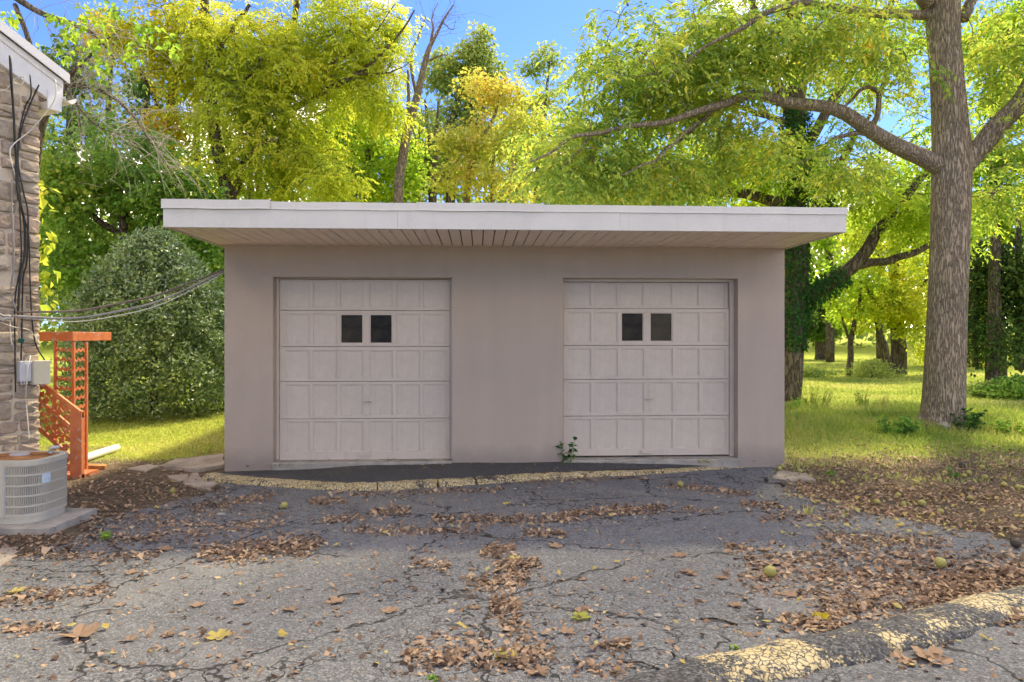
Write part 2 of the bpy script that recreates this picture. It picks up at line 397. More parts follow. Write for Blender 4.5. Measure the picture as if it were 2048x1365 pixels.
# ================================================================== SETTING
def grid_sheet(name, xs, ys, mat, lift=0.0, attr=None):
    X, Y = np.meshgrid(xs, ys, indexing='ij')
    V = np.stack([X, Y, gz(X, Y)+lift], -1)
    mb = MB(); mb.grid(V, len(xs), len(ys))
    o = mb.build(name, mat, smooth=True)
    if attr is not None:
        a = o.data.attributes.new('grass', 'FLOAT', 'POINT'); a.data.foreach_set('value', attr(X, Y).ravel().astype(np.float32))
    return o

# driveway outline: photo pixels -> ground points, as left and right edge over depth
XL = np.array([G(*p)[:2] for p in [(452, 948), (432, 985), (340, 1004), (215, 1036), (120, 1086), (0, 1122)]])
XL = np.vstack([XL, [[-5.4, 3.9], [-7.0, 3.0], [-9.0, 1.0]]])
XR = np.array([G(*p)[:2] for p in [(1552, 938), (1590, 962), (1640, 985), (1718, 1023), (1855, 1046), (1966, 1071), (2048, 1090)]])
XR = np.vstack([XR, [[4.6, 4.85], [7.0, 3.8], [10, 1.0]]])
def xl(y): return np.interp(y, XL[::-1, 1], XL[::-1, 0])
def xr(y): return np.interp(y, XR[::-1, 1], XR[::-1, 0])

def grassiness(X, Y):
    g = np.clip((Y-8.35)/1.3, 0, 1)                       # grass starts beyond the garage front
    right = X > 0
    lit = np.clip((Y-8.2-.22*np.clip(X-4, 0, 6))/2.2, 0, 1)   # litter belt beside the garage fades into grass
    g = np.where(right, .15+.85*lit, g)
    bare = np.exp(-(((X+6.4)/1.3)**2+((Y-9.9)/.55)**2))  # bare soil on the left lawn
    g = g-.55*np.where(right, 0, bare)
    cap = .30+.80*np.clip((Y-7.9+.35*sn(X*1.3, Y*1.7))/1.9, 0, 1)      # ragged, gradual edge of the litter
    return np.clip(np.where(X > 3.0, np.minimum(g, cap), g), 0, 1)

xs = np.unique(np.concatenate([np.linspace(-400, -12, 12), np.linspace(-12, 14, 180), np.linspace(14, 400, 12)]))
ys = np.unique(np.concatenate([np.linspace(-60, 1, 5), np.linspace(1, 14, 110), np.linspace(14, 60, 60), np.linspace(60, 600, 14)]))
ground = tag(grid_sheet('ground', xs, ys, M['earth'], -.006, grassiness), 'earth and lawn around the garage', kind='structure')

rows = np.arange(-8.0, 8.5, .045); ncol = 150
t = np.linspace(0, 1, ncol)
jl = .05*sn(rows*3, rows*7)+.035*rng.standard_normal(len(rows)); jr = .07*sn(rows*4+2, rows*9)+.04*rng.standard_normal(len(rows))
Xd = (xl(rows)+jl)[:, None]*(1-t)+(xr(rows)+jr)[:, None]*t
Yd = np.repeat(rows[:, None], ncol, 1)
edge = np.minimum(t, 1-t)[None]*ncol
V = np.stack([Xd, Yd, gz(Xd, Yd)+np.where(edge < 1, -.02, .008)], -1)
mb = MB(); mb.grid(V, len(rows), ncol)
drive = tag(mb.build('driveway', M['asphalt'], smooth=True), 'cracked grey asphalt driveway', kind='structure')

# ---- garage frame of reference
GA = np.array([(449-CX)/F*8.10, 8.10]); GB = np.array([(1569-CX)/F*8.44, 8.44])
GW = float(np.linalg.norm(GB-GA)); GD = (GB-GA)/GW; GN = np.array([-GD[1], GD[0]]); GANG = math.atan2(GD[1], GD[0])
def fac(px, py, v=0.0):
    """photo pixel -> (u, z) on the facade plane pushed back by v"""
    A = GA+GN*v; k = (px-CX)/F
    u = (k*A[1]-A[0])/(GD[0]-k*GD[1]); Y = A[1]+u*GD[1]
    return u, H-(py-HY)/F*Y
def gw(u, v, z=0):
    p = GA+GD*u+GN*v; return np.array([p[0], p[1], z])
ZS, ZT = 2.59, 2.838          # soffit and roof top
OV = 1.385                    # front overhang
DEP = 6.4
groot = empty('garage', (GA[0], GA[1], 0), 'low mauve stucco two-car garage with a flat overhanging white roof', 'garage', rz=GANG)

# openings (u0,u1,ztop)
OPL = (fac(546, 0)[0], fac(904.5, 0)[0], fac(720, 555)[1]); OPR = (fac(1126, 0)[0], fac(1476, 0)[0], fac(1300, 557)[1])
ZB = -.35; TH = .28
mb = MB()
us = [0, OPL[0], OPL[1], OPR[0], OPR[1], GW]
zw = ZS+.029
for v_, fl in ((0., 1), (TH, -1)):       # outer and inner skin with the two openings, one sheet each
    O_ = [(0, ZB), (us[1], ZB), (us[1], OPL[2]), (us[2], OPL[2]), (us[2], ZB), (us[3], ZB), (us[3], OPR[2]), (us[4], OPR[2]), (us[4], ZB), (GW, ZB), (GW, zw), (us[4], zw), (us[3], zw), (us[2], zw), (us[1], zw), (0, zw)]
    V = [(a, v_, b) for a, b in O_]; Q = [(0, 1, 14, 15), (2, 3, 13, 14), (4, 5, 12, 13), (6, 7, 11, 12), (8, 9, 10, 11)]
    # split the pier quads at the lintel so that edges meet
    T = []
    Q = [(0, 1, 2, 14), ] if False else Q
    mb.add(V, [q[::fl] for q in Q])
for (a, b, t_) in ((us[1], us[2], OPL[2]), (us[3], us[4], OPR[2])):
    mb.add([(a, 0, ZB), (a, TH, ZB), (a, TH, t_), (a, 0, t_)], [(0, 1, 2, 3)]); mb.add([(b, 0, ZB), (b, 0, t_), (b, TH, t_), (b, TH, ZB)], [(0, 1, 2, 3)])
    mb.add([(a, 0, t_), (a, TH, t_), (b, TH, t_), (b, 0, t_)], [(0, 1, 2, 3)])
mb.add([(0, 0, ZB), (0, 0, zw), (0, DEP, zw), (0, DEP, ZB)], [(0, 1, 2, 3)]); mb.add([(GW, 0, ZB), (GW, DEP, ZB), (GW, DEP, zw), (GW, 0, zw)], [(0, 1, 2, 3)])
mb.box(.01, .25, TH+.001, DEP-.25, ZB, zw); mb.box(GW-.25, GW-.01, TH+.001, DEP-.25, ZB, zw); mb.box(.01, GW-.01, DEP-.249, DEP, ZB, zw)
mb.add([(0, 0, zw), (GW, 0, zw), (GW, TH, zw), (0, TH, zw)], [(0, 1, 2, 3)])
wall = mb.build('wall', M['stucco'], groot)
floor_ = MB().box(.26, GW-.26, TH+.01, DEP-.26, -.3, -.01).build('floor', M['concrete'], groot)

# roof: deck, fascia boards, flashing strips, soffit boards
UL, UR = -.09, GW+.02
roof = MB().box(UL+.02, UR-.02, -OV+.03, DEP+.15, ZS+.03, ZT-.02).build('roof', M['fascia'], groot)
def at_front(px): return fac(px, 455, -OV)[0]
fj = [UL, at_front(795), at_front(1240), UR]
for i in range(3):
    MB().box(fj[i]+(.0008 if i else 0), fj[i+1], -OV-.002*(i % 2), -OV+.022, ZS-.012, ZT-.075).build('fascia_board', M['fascia'], roof, bevel=.004)
for (ua, ub, dz, dv) in ((UL-.008, at_front(541), .014, .024), (at_front(541)-.01, at_front(838), 0, .010), (at_front(838)-.012, at_front(1088), .006, .016), (at_front(1088)-.01, UR+.006, -.004, .009)):
    m_ = MB(); n_ = 14; uu = np.linspace(ua, ub, n_); wob = .0035*sn(uu*3, uu*1.3, ua)
    prof = [(-OV-dv, ZT-.078), (-OV-dv-.006, ZT-.076), (-OV-dv, ZT-.068), (-OV-dv+.002, ZT+dz), (-OV+.12, ZT+dz+.004), (-OV+.12, ZT+dz-.004), (-OV-.003, ZT+dz-.006), (-OV-.003, ZT-.078)]
    V = np.array([[(u_, v_+w*.6, z_+w) for v_, z_ in prof+prof[:1]] for u_, w in zip(uu, wob)])
    m_.grid(V, n_, len(prof)+1); m_.build('flashing_strip', M['fascia'], roof)
for uu, sgn in ((UL, 1), (UR, -1)):
    MB().box(min(uu, uu+sgn*.022), max(uu, uu+sgn*.022), -OV+.023, DEP+.16, ZS-.012, ZT-.01).build('fascia_board', M['fascia'], roof)
nb = 57; pitch = (UR-UL-.05)/nb
bm_ = MB(); bw = pitch-.013
bm_.add([(-bw/2, -OV+.024, ZS), (bw/2, -OV+.024, ZS), (bw/2, -.002, ZS), (-bw/2, -.002, ZS), (-bw/2-.002, -OV+.024, ZS+.012), (bw/2+.002, -OV+.024, ZS+.012), (bw/2+.002, -.002, ZS+.012), (-bw/2-.002, -.002, ZS+.012)],
        [(0, 3, 2, 1), (0, 1, 5, 4), (2, 3, 7, 6), (1, 2, 6, 5), (3, 0, 4, 7)])
bme = bm_.mesh('soffit_board'); bme.materials.append(M['soffit'])
for i in range(nb):
    o = link('soffit_board', bme, None, roof, (UL+.025+pitch*(i+.5), 0, .0025*random.uniform(-1, 1)))
MB().box(UL+.03, UR-.03, -OV+.03, -.001, ZS+.018, ZS+.026).build('soffit_backing', M['dark'], roof)

# doors
DV = .15
def garage_door(cols, rowsy, lines, xe, frame_px, win, hpx, top_back, op):
    """cols: pixel ranges of the six panel columns, rowsy of the five rows, lines: section joints, xe: door edges"""
    cu = [(fac(a, 0, DV)[0], fac(b, 0, DV)[0]) for a, b in cols]
    mid = (xe[0]+xe[1])/2
    rz_ = [(fac(mid, a, DV)[1], fac(mid, b, DV)[1]) for a, b in rowsy]
    lz = [fac(mid, y, DV)[1] for y in lines]
    u0, u1 = fac(xe[0], 0, DV)[0], fac(xe[1], 0, DV)[0]
    door = None
    parts = []
    mb = MB(); th = .035
    for r in range(5):
        zt, zb = lz[r]-.0025, lz[r+1]+.0025
        vb = DV+(top_back if r == 0 else 0)
        p1, p0 = rz_[r]
        mb.box(u0, u1, vb, vb+th, p1, zt); mb.box(u0, u1, vb, vb+th, zb, p0)
        e = [u0]+[x for c in cu for x in c]+[u1]
        for k in range(0, len(e), 2): mb.box(e[k], e[k+1], vb, vb+th, p0, p1)
    door = mb.build('garage_door', M['door'], groot, bevel=.003)
    MB().box(u0+.005, u1-.005, DV+.075, DV+.09, lz[-1]+.01, lz[0]-.01).build('door_backing', M['dark'], door)
    pm = MB()   # unit panel with a small bead along its edge, 1x1 in u,z
    q = .045
    ring = lambda k, v: [(-.5+k, v, -.5+k), (.5-k, v, -.5+k), (.5-k, v, .5-k), (-.5+k, v, .5-k)]
    V = ring(0, .008)+ring(q*.6, .009)+ring(q*.7, .014)+ring(q*.7, .014)
    Q = []
    for k in range(2):
        for j in range(4): Q.append((k*4+j, k*4+(j+1) % 4, k*4+4+(j+1) % 4, k*4+4+j))
    Q.append((8, 9, 10, 11)); pm.add(V, Q)
    pme = pm.mesh('panel'); pme.materials.append(M['door'])
    gm = MB(); gm.add(ring(0, .018), [(0, 1, 2, 3)]).add(ring(0, .026), [(3, 2, 1, 0)]); gme = gm.mesh('window_pane'); gme.materials.append(M['glass'])
    for r in range(5):
        for c in range(6):
            a, b = cu[c]; p1, p0 = rz_[r]
            w = (r, c) in win
            o = link('window_pane' if w else 'panel', gme if w else pme, None, door, ((a+b)/2, DV+(top_back if r == 0 else 0), (p0+p1)/2))
            o.scale = (b-a, 1, p1-p0)
            if w:
                put = MB()
                for (x0, x1, z0, z1) in ((a, a+.012, p0, p1), (b-.012, b, p0, p1), (a+.012, b-.012, p0, p0+.014), (a+.012, b-.012, p1-.012, p1)):
                    put.box(x0, x1, DV+.008, DV+.018, z0, z1)
                put.build('glazing_bead', M['door'], door)
    # handle: lock, T bar, lift handle, centre plate
    hu, hz = fac(hpx[0], hpx[1], DV)
    h = MB(); h.tube([(hu, DV, hz), (hu, DV-.035, hz)], .008, 8); h.tube([(hu-.05, DV-.04, hz-.004), (hu+.055, DV-.04, hz+.004)], [.007, .010], 8)
    h.box(hu-.02, hu+.02, DV-.006, DV-.0005, hz-.05, hz+.05); h.tube([(hu, DV-.012, hz+.085), (hu, DV, hz+.085)], .013, 10)
    h.build('handle', M['door'], door)
    hu, hz = fac(hpx[2], hpx[3], DV); h = MB()
    h.box(hu-.065, hu+.065, DV-.03, DV-.001, hz-.006, hz+.010); h.box(hu-.065, hu+.065, DV-.03, DV-.024, hz-.02, hz-.006)
    h.build('lift_handle', M['door'], door)
    # frame trim round the door and the concrete sill
    f = MB(); a, b = op[0], op[1]
    f.box(a, u0-.004, DV-.022, DV+.05, -.0, op[2]); f.box(u1+.004, b, DV-.022, DV+.05, -.0, op[2]); f.box(u0-.004, u1+.004, DV-.02, DV+.05, lz[0]+.004, op[2])
    f.build('door_frame', M['door'], groot, bevel=.003)
    n_ = 16; uu = np.linspace(op[0]+.003, op[1]-.003, n_); s = MB()
    prof = [(-.035, -.2), (-.035, -.012), (-.022, -.001), (.6, -.001), (.6, -.2)]
    V = np.array([[(u_, v_+.006*math.sin(u_*37+k), z_+(.003*math.sin(u_*23) if z_ > -.1 else 0)) for k, (v_, z_) in enumerate(prof)] for u_ in uu])
    s.grid(V, n_, 5); s.build('door_sill', M['concrete'], groot)
    return door

c7 = lambda v: 300+.425*v; r7 = lambda v: 380+.425*v
c8 = lambda v: 1000+.4543*v; r8 = lambda v: 380+.4543*v
dl = garage_door([(c7(a), c7(b)) for a, b in ((640, 750), (768, 878), (895, 1003), (1033, 1141), (1160, 1270), (1285, 1393))],
                 [(r7(a), r7(b)) for a, b in ((430, 552), (585, 725), (757, 885), (917, 1063), (1090, 1232))],
                 [r7(v) for v in (422, 568, 738, 902, 1077, 1270)], (c7(610), c7(1412)), None, {(1, 2), (1, 3)}, (735, 802, 730, 908), 0.0, OPL)
dr = garage_door([(c8(a), c8(b)) for a, b in ((300, 400), (417, 517), (533, 633), (660, 760), (777, 877), (893, 993))],
                 [(r8(a), r8(b)) for a, b in ((415, 510), (540, 670), (700, 820), (848, 980), (1008, 1140))],
                 [r8(v) for v in (407, 523, 686, 834, 995, 1170)], (c8(279), c8(1008)), None, {(1, 2), (1, 3)}, (1298, 797, 1293, 903), .03, OPR)
tag(dl, 'panelled door on the side of the stone house, two dark panes')
tag(dr, 'panelled door on the side of the tall bare trunk, two dark panes')

# ---- apron between the wall and the yellow kerb
KB = [(404, 961), (470, 969), (560, 976), (640, 981), (740, 982), (850, 977), (1000, 968), (1100, 961), (1200, 955), (1300, 950), (1400, 943), (1500, 938), (1552, 935)]
KL = np.array([[(x-CX)/F*(F*1.645/(y-HY)), F*1.645/(y-HY)] for x, y in KB])
KS = smooth_line(KL, 10); nk = len(KS)
nv = 24; V = np.zeros((nk, nv, 3))
for i, (x, y) in enumerate(KS):
    d = np.array([x, y])-GA; u = float(d@GD); v = float(d@GN)
    for j in range(nv):
        tt = j/(nv-1); vv = (v+.09)*(1-tt)+.01*tt
        e = math.exp(-((u-3.3)/2.4)**4)
        zw = -.108+.082*e; zk = -.085+.028*e*(1-abs(u-2)/8)
        z = zk*(1-tt)+zw*tt+.004*math.sin(u*5+vv*9)
        V[i, j] = gw(u, vv, z)
apron = tag(MB().grid(V, nk, nv).build('apron', M['apron'], smooth=True), 'dark asphalt apron in front of the garage doors', kind='structure')

# ---- yellow kerb in cracked segments
kerb = bpy.data.objects.new('kerb', None); COL.objects.link(kerb); kerb.location = (KS[0][0], KS[0][1], -.125)
tag(kerb, 'cracked yellow painted asphalt kerb curving along the garage apron', kind='structure')
sl_ = np.concatenate([[0], np.cumsum(np.linalg.norm(np.diff(KS, axis=0), axis=1))])
L = sl_[-1]; s0 = 0.0; rk = random.Random(3)
def kp(s): return np.array([np.interp(s, sl_, KS[:, 0]), np.interp(s, sl_, KS[:, 1])])
while s0 < L-.03:
    s1 = min(L, s0+rk.uniform(.13, .34))
    ns_ = 4; m_ = MB(); V = []
    sk0, sk1 = rk.uniform(-.035, .035), rk.uniform(-.035, .035)
    dz = rk.uniform(-.003, .003); dyy = rk.uniform(-.007, .007)
    for i in range(ns_):
        f_ = i/(ns_-1)
        prof = [(-.02, -.15), (-.018, -.118), (.004, -.088), (.026, -.07), (.06, -.058), (.10, -.054), (.14, -.06), (.16, -.15)]
        row = []
        for k, (pv, pz) in enumerate(prof):
            s = s0+.002+(s1-s0-.005)*f_+(sk0*(1-f_)+sk1*f_)*(pv/.16-.5)
            p = kp(np.clip(s, 0, L)); q = kp(min(L, s+.01)); w = kp(max(0, s-.01)); tg = (q-w)/np.linalg.norm(q-w); nn = np.array([-tg[1], tg[0]])
            hs = 1-.55*np.clip((s-L*.55)/(L*.45), 0, 1)
            pz2 = -.15+(pz+.15)*hs if pz > -.14 else pz
            pinch = -.004 if i in (0, ns_-1) and 1 < k < 7 else 0
            pp = p+nn*(pv+dyy+.004*math.sin(s*40+k))
            row.append((pp[0], pp[1], pz2+dz+pinch+.003*math.sin(s*31+k*2)))
        V.append(row)
    m_.grid(V, ns_, 8)
    b0 = m_.n
    for rr, fl in ((0, 1), (ns_-1, -1)):
        m_.add(V[rr], None, [(0, k, k+1) if fl < 0 else (0, k+1, k) for k in range(1, 7)])
    m_.build('kerb_segment', M['kerb'], kerb, origin=kerb.location)
    s0 = s1

# ---- asphalt berm with worn yellow paint, nearest the camera, and the road beyond it
BC = [G(*p)[:2] for p in [(1290, 1392), (1450, 1348), (1620, 1314), (1781, 1279), (1855, 1262), (1929, 1236), (2048, 1207)]]
BC = np.array([BC[0]+[-.5, -.16]]+BC+[BC[-1]+[.9, .30], BC[-1]+[2.6, .7]])
BS = smooth_line(BC, 14); nbm = len(BS); prof_n = 17; V = np.zeros((nbm, prof_n, 3))
tg = np.gradient(BS, axis=0); tg /= np.linalg.norm(tg, axis=1, keepdims=True); nn = np.stack([-tg[:, 1], tg[:, 0]], -1)
for i in range(nbm):
    grow_ = min(1, i/45)
    hh = .012+.056*grow_; ww = .155+.02*grow_
    for j in range(prof_n):
        a = -1+2*j/(prof_n-1); p = BS[i]+nn[i]*(a*ww+.012*math.sin(i*.5))
        V[i, j] = (p[0], p[1], float(gz(p[0], p[1]))+.002+hh*(1-abs(a)**2.3)+.006*float(sn(p[0]*9, p[1]*9))*(1-abs(a))-(.05*max(0, -a-.93)/.07))
berm = tag(MB().grid(V, nbm, prof_n).build('berm', M['berm'], smooth=True), 'worn yellow painted asphalt berm along the road edge', kind='structure')
tt = np.linspace(0, 1, 60); V = np.zeros((nbm, 60, 3))
for i in range(nbm):
    p0 = BS[i]-nn[i]*.12
    for j, f_ in enumerate(tt):
        p = np.array([p0[0]+.6*f_*2, p0[1]-f_*2.6]); V[i, j] = (p[0], p[1], float(gz(p[0], p[1]))+.012-.0*f_)
road = tag(MB().grid(V, nbm, 60).build('road', M['road'], smooth=True), 'coarse grey asphalt beyond the berm', kind='structure')

# ---- flat slabs beside the garage
def slab(name, pix, label, h=.035, mat='slab', seed=0):
    r_ = random.Random(seed); pts = np.array([G(*p) for p in pix]); c = pts.mean(0)
    pts2 = []
    for a, b in zip(pts, np.roll(pts, -1, 0)):
        for k in range(4):
            f_ = k/4; q = a*(1-f_)+b*f_; pts2.append(q+np.array([r_.uniform(-.02, .02), r_.uniform(-.02, .02), 0]))
    pts2 = np.array(pts2); pts2[:, 2] = gz(pts2[:, 0], pts2[:, 1])-.04
    mb = MB(); n_ = len(pts2); ins = c+(pts2-c)*.985
    top = pts2.copy(); top[:, 2] += .04+h-.006; ins[:, 2] = top[:, 2]+.006
    j = np.arange(n_); k = (j+1) % n_
    cc = ins.mean(0)
    V = np.vstack([pts2, top, ins, cc]); Q = np.vstack([np.stack([j, k, k+n_, j+n_], -1), np.stack([j+n_, k+n_, k+2*n_, j+2*n_], -1)])
    T = np.stack([j+2*n_, k+2*n_, np.full(n_, 3*n_)], -1)
    mb.add(V, Q, T)
    o = mb.build(name, M[mat], origin=(c[0], c[1], c[2]))
    return tag(o, label, 'slab', 'flat slabs let into the ground beside the garage')
slab('stone_slab', [(318, 938), (352, 924), (447, 913), (449, 936), (400, 944)], 'large flat concrete slab at the garage corner near the lawn', .04, seed=1)
slab('stone_slab', [(330, 955), (395, 948), (405, 965), (435, 968), (420, 984), (370, 972)], 'broken pinkish slab lying in front of the yellow kerb end', .018, seed=2)
slab('stone_slab', [(1545, 958), (1560, 944), (1610, 950), (1632, 962), (1585, 966)], 'small pale slab half covered by leaves beyond the kerb end', .02, seed=3)
slab('stone_slab', [(258, 938), (300, 930), (318, 934), (290, 944)], 'small sunken slab between lawn and dirt near the railing', .012, seed=4)
slab('stone_slab', [(-20, 1105), (30, 1098), (38, 1110), (0, 1136), (-25, 1138)], 'weathered stone slab in front of the air conditioner pad', .015, seed=5)

# ================================================================== STONE HOUSE
M['mortar'] = simple('mortar', (.66, .56, .43), .95, .18, 7, .8, 45, spec=.1)
M['white'] = paint('white_trim', (.74, .73, .72), .12, .4)
def stonemat():
    m, n, bs = nt('field_stone'); oi = n.nodes.new('ShaderNodeObjectInfo'); v = geopos(n)
    base = ramp(n, oi.outputs['Random'], [(0, (.42, .33, .26)), (.25, (.62, .51, .39)), (.45, (.54, .38, .29)), (.65, (.70, .57, .42)), (.82, (.42, .36, .31)), (1, (.62, .43, .33))])
    c = mixc(n, .55, base, ramp(n, noise(n, v, 16, 6, .75).outputs[0], [(.3, (.14, .115, .09)), (.6, (.46, .38, .29)), (.8, (.62, .52, .40))]))
    n.links.new(c, bs.inputs['Base Color']); bs.inputs['Roughness'].default_value = .95; bs.inputs['Specular IOR Level'].default_value = .15
    bump(n, bs, mixc(n, .5, noise(n, v, 25, 6, .8).outputs[0], noise(n, mapping(n, v, (1, 1, 3)), 9, 5, .7).outputs[0]), 1, .03); return m
M['stone'] = stonemat()
HA = R(64); HC = np.array([(83-CX)/F*7.5, 7.5]); HD = np.array([math.cos(HA), math.sin(HA)]); HN = np.array([-HD[1], HD[0]])
hroot = empty('stone_house', (HC[0], HC[1], 0), 'house of rough field stone with white rake trim and gutter end', 'house', rz=HA)
def hw(px, py, v=0.0):
    """photo pixel -> local (u, v, z) on the gable wall"""
    A = HC+HN*v; k = (px-CX)/F
    u = (k*A[1]-A[0])/(HD[0]-k*HD[1]); Y = A[1]+u*HD[1]
    return np.array([u, v, H-(py-HY)/F*Y])
def hworld(p): q = HC+HD*p[0]+HN*p[1]; return np.array([q[0], q[1], p[2]])
RS = .46; ZW = 4.17
def rake(u): return ZW-RS*u
mb = MB(); UW = -4.6; apex = rake(UW)
mb.prism([(UW, .02, -.4), (0-.02, .02, -.4), (0-.02, .02, ZW-.01), (UW, .02, apex)], (0, .4, 0))
mb.box(-.42, -.02, .42, 7.0, -.4, ZW-.02)
mb.prism([(2*UW, .02, -.4), (UW-.001, .02, -.4), (UW-.001, .02, apex), (2*UW, .02, ZW)], (0, .4, 0))
hwall = mb.build('wall', M['mortar'], hroot)
# stone variants: rough blocks facing -v
svar = []
for k in range(9):
    r_ = random.Random(20+k); n_ = 8; ang = [R(q)+r_.uniform(-.12, .12) for q in (14, 41, 49, 90, 131, 139, 180, 221)]; ang = [R(q)+r_.uniform(-.10, .10) for q in (0, 38, 52, 128, 142, 218, 232, 308)]; n_ = 9; ang.append(R(322))
    def sq(a, f=1): 
        c_, s_ = math.cos(a), math.sin(a); m__ = max(abs(c_), abs(s_)); return (.5*f*c_/m__, .5*f*s_/m__)
    V = []
    for (f_, d_) in ((1.0, .03), (1.0, -.008), (.86, -.026)):
        for a in ang:
            x_, z_ = sq(a, f_*(r_.uniform(.93, 1.03) if f_ == 1 else r_.uniform(.88, 1.02))); V.append((x_, d_+r_.uniform(-.006, .006)*(d_ < 0), z_))
    V.append((r_.uniform(-.1, .1), -.034, r_.uniform(-.1, .1)))
    Q = [(q*n_+j, q*n_+(j+1) % n_, (q+1)*n_+(j+1) % n_, (q+1)*n_+j) for q in range(2) for j in range(n_)]
    T = [(2*n_+j, 2*n_+(j+1) % n_, 3*n_) for j in range(n_)]
    me = MB().add(V, Q, T).mesh('stone'); me.materials.append(M['stone']); svar.append(me)
rs = random.Random(11)
z = -.2
while z < 5.0:
    hcourse = rs.uniform(.08, .25)
    for side in (0, 1):
        u = 0.0
        while u < (1.7 if side == 0 else 1.0):
            w = rs.uniform(.14, .40); 
            if u == 0: w = rs.uniform(.16, .30)
            um = u+w/2; hh = hcourse
            subs = [(0, hh)] if hh < .15 or rs.random() < .6 else [(0, hh*.45), (hh*.48, hh*.52)]
            for z0_, h_ in subs:
                zc = z+z0_+h_/2+rs.uniform(-.008, .008)
                lim = rake(-u) if side == 0 else ZW-.02
                if zc+h_/2 > lim+.07: continue
                if rs.random() < .04: continue
                o = link('stone', rs.choice(svar), None, hwall)
                gap = rs.uniform(.012, .045)
                if side == 0: o.location = (-um-.0, .018, zc)
                else: o.location = (-.018, um+.04, zc); o.rotation_euler = (0, 0, R(90))
                o.scale = (w-gap, rs.uniform(.7, 1.5), h_-gap*.7)
                o.rotation_euler.y = rs.uniform(-.09, .09)
            u += w
    z += hcourse
# roof: slab, rake board, upper moulding, boxed return, gutter
ro = MB(); ex = .22
def sl(u, dz): return rake(u)+dz
ro.prism([(UW, -.11, sl(UW, .36)), (ex, -.11, sl(ex, .36)), (ex, -.11, sl(ex, .28)), (UW, -.11, sl(UW, .28))], (0, 7.6, 0))
M['shingle'] = simple('shingle', (.10, .095, .09), .95, .3, 12)
hroof = ro.build('roof', M['shingle'], hroot)
ro = MB(); ro.prism([(2*UW-ex, -.11, sl(ex, .36)), (UW, -.11, sl(UW, .36)), (UW, -.11, sl(UW, .28)), (2*UW-ex, -.11, sl(ex, .28))], (0, 7.6, 0)); ro.build('roof_slope', M['shingle'], hroof)
b_ = MB(); b_.prism([(UW, -.05, sl(UW, .27)), (ex-.02, -.05, sl(ex-.02, .27)), (ex-.02, -.05, sl(ex-.02, .06)), (.02, -.05, sl(.02, -.03)), (UW, -.05, sl(UW, -.03))], (0, .065, 0)); b_.build('rake_board', M['white'], hroof)
b_ = MB(); b_.prism([(UW, -.125, sl(UW, .375)), (ex+.01, -.125, sl(ex+.01, .375)), (ex+.01, -.125, sl(ex+.01, .27)), (UW, -.125, sl(UW, .27))], (0, .014, 0)); b_.build('edge_trim', M['white'], hroof)
b_ = MB(); b_.prism([(UW, -.072, sl(UW, .275)), (ex-.03, -.072, sl(ex-.03, .275)), (ex-.03, -.072, sl(ex-.03, .205)), (UW, -.072, sl(UW, .205))], (0, .021, 0)); b_.build('moulding', M['white'], hroof)
b_ = MB(); b_.box(.03, ex-.04, -.045, 7.0, ZW-.16, ZW-.09); b_.box(.03, ex-.04, -.06, -.0455, ZW-.16, ZW+.04); b_.build('eave_return', M['white'], hroof)
# half-round gutter with its open end towards the viewer
gt = MB(); th_ = np.linspace(math.pi*1.02, math.pi*2.05, 10)
gp = [(ex+.04+.065*math.cos(a), ZW+.02+.07*math.sin(a)) for a in th_]
V = np.array([[(x_, v_, z_) for x_, z_ in gp]+[(x_*.93+(ex+.04)*.07, v_, z_*.985+(ZW+.03)*.015) for x_, z_ in gp[::-1]] for v_ in np.linspace(-.10, 6.8, 6)])
gt.grid(V, 6, 20); gt.build('gutter', M['white'], hroof, smooth=True)

# ================================================================== WIRES AND BOXES ON THE HOUSE
M['cable_black'] = simple('black_cable', (.022, .021, .02), .5, .2)
M['cable_white'] = simple('white_cable', (.62, .59, .53), .5, .15)
M['cable_grey'] = simple('grey_cable', (.30, .28, .26), .6, .2)
M['cable_brown'] = simple('brown_cable', (.16, .125, .10), .7, .2)
M['box_grey'] = paint('box_grey', (.56, .58, .61), .12, .4)
M['box_beige'] = paint('box_beige', (.53, .51, .41), .12, .45)
M['green_tape'] = simple('green_tape', (.01, .11, .085), .5)
def wall_cable(name, mat, pix, r, label, off=-.055):
    pts = np.array([hworld(hw(p[0], p[1], (p[2] if len(p) > 2 else off)-.012*math.sin(i*1.7))) for i, p in enumerate(pix)])
    pts = smooth_line(pts, 6); mb = MB(); mb.tube(pts, r, 6)
    return tag(mb.build(name, M[mat], smooth=True, origin=tuple(pts[0])), label, 'cable', 'cables strung on the stone wall')
wall_cable('cable', 'cable_black', [(20, 112, -.16), (22, 160, -.14), (26, 210), (31, 300), (33, 360), (38, 400), (48, 440), (50, 500), (40, 560), (36, 630)], .011, 'thickest black cable dropping from the rake board down the stones')
wall_cable('cable', 'cable_black', [(22, 115, -.16), (27, 230), (34, 330), (44, 420), (57, 470), (60, 560), (64, 640), (72, 690), (90, 722)], .007, 'black cable bowing over the wall and looping into the beige box')
wall_cable('cable', 'cable_black', [(60, 150, -.16), (62, 190, -.13), (50, 215), (38, 270), (35, 340), (40, 430), (42, 520), (30, 600), (30, 700), (31, 785)], .007, 'black cable hanging straight past the grey box')
wall_cable('cable', 'cable_black', [(78, 170, -.16), (62, 205), (44, 255), (36, 320), (46, 380), (56, 430), (54, 520), (46, 560), (44, 650), (42, 722)], .008, 'black cable running from the eave end into the grey box')
wall_cable('cable', 'cable_grey', [(24, 360), (24, 420), (28, 520), (22, 580), (32, 620)], .008, 'grey cable stapled beside the black cables')
wall_cable('cable', 'cable_white', [(111, 160, -.2), (111, 195, -.2), (90, 228, -.1), (60, 262), (26, 290), (20, 310), (30, 350), (33, 365)], .006, 'white cable swagged from the gutter across the stones')
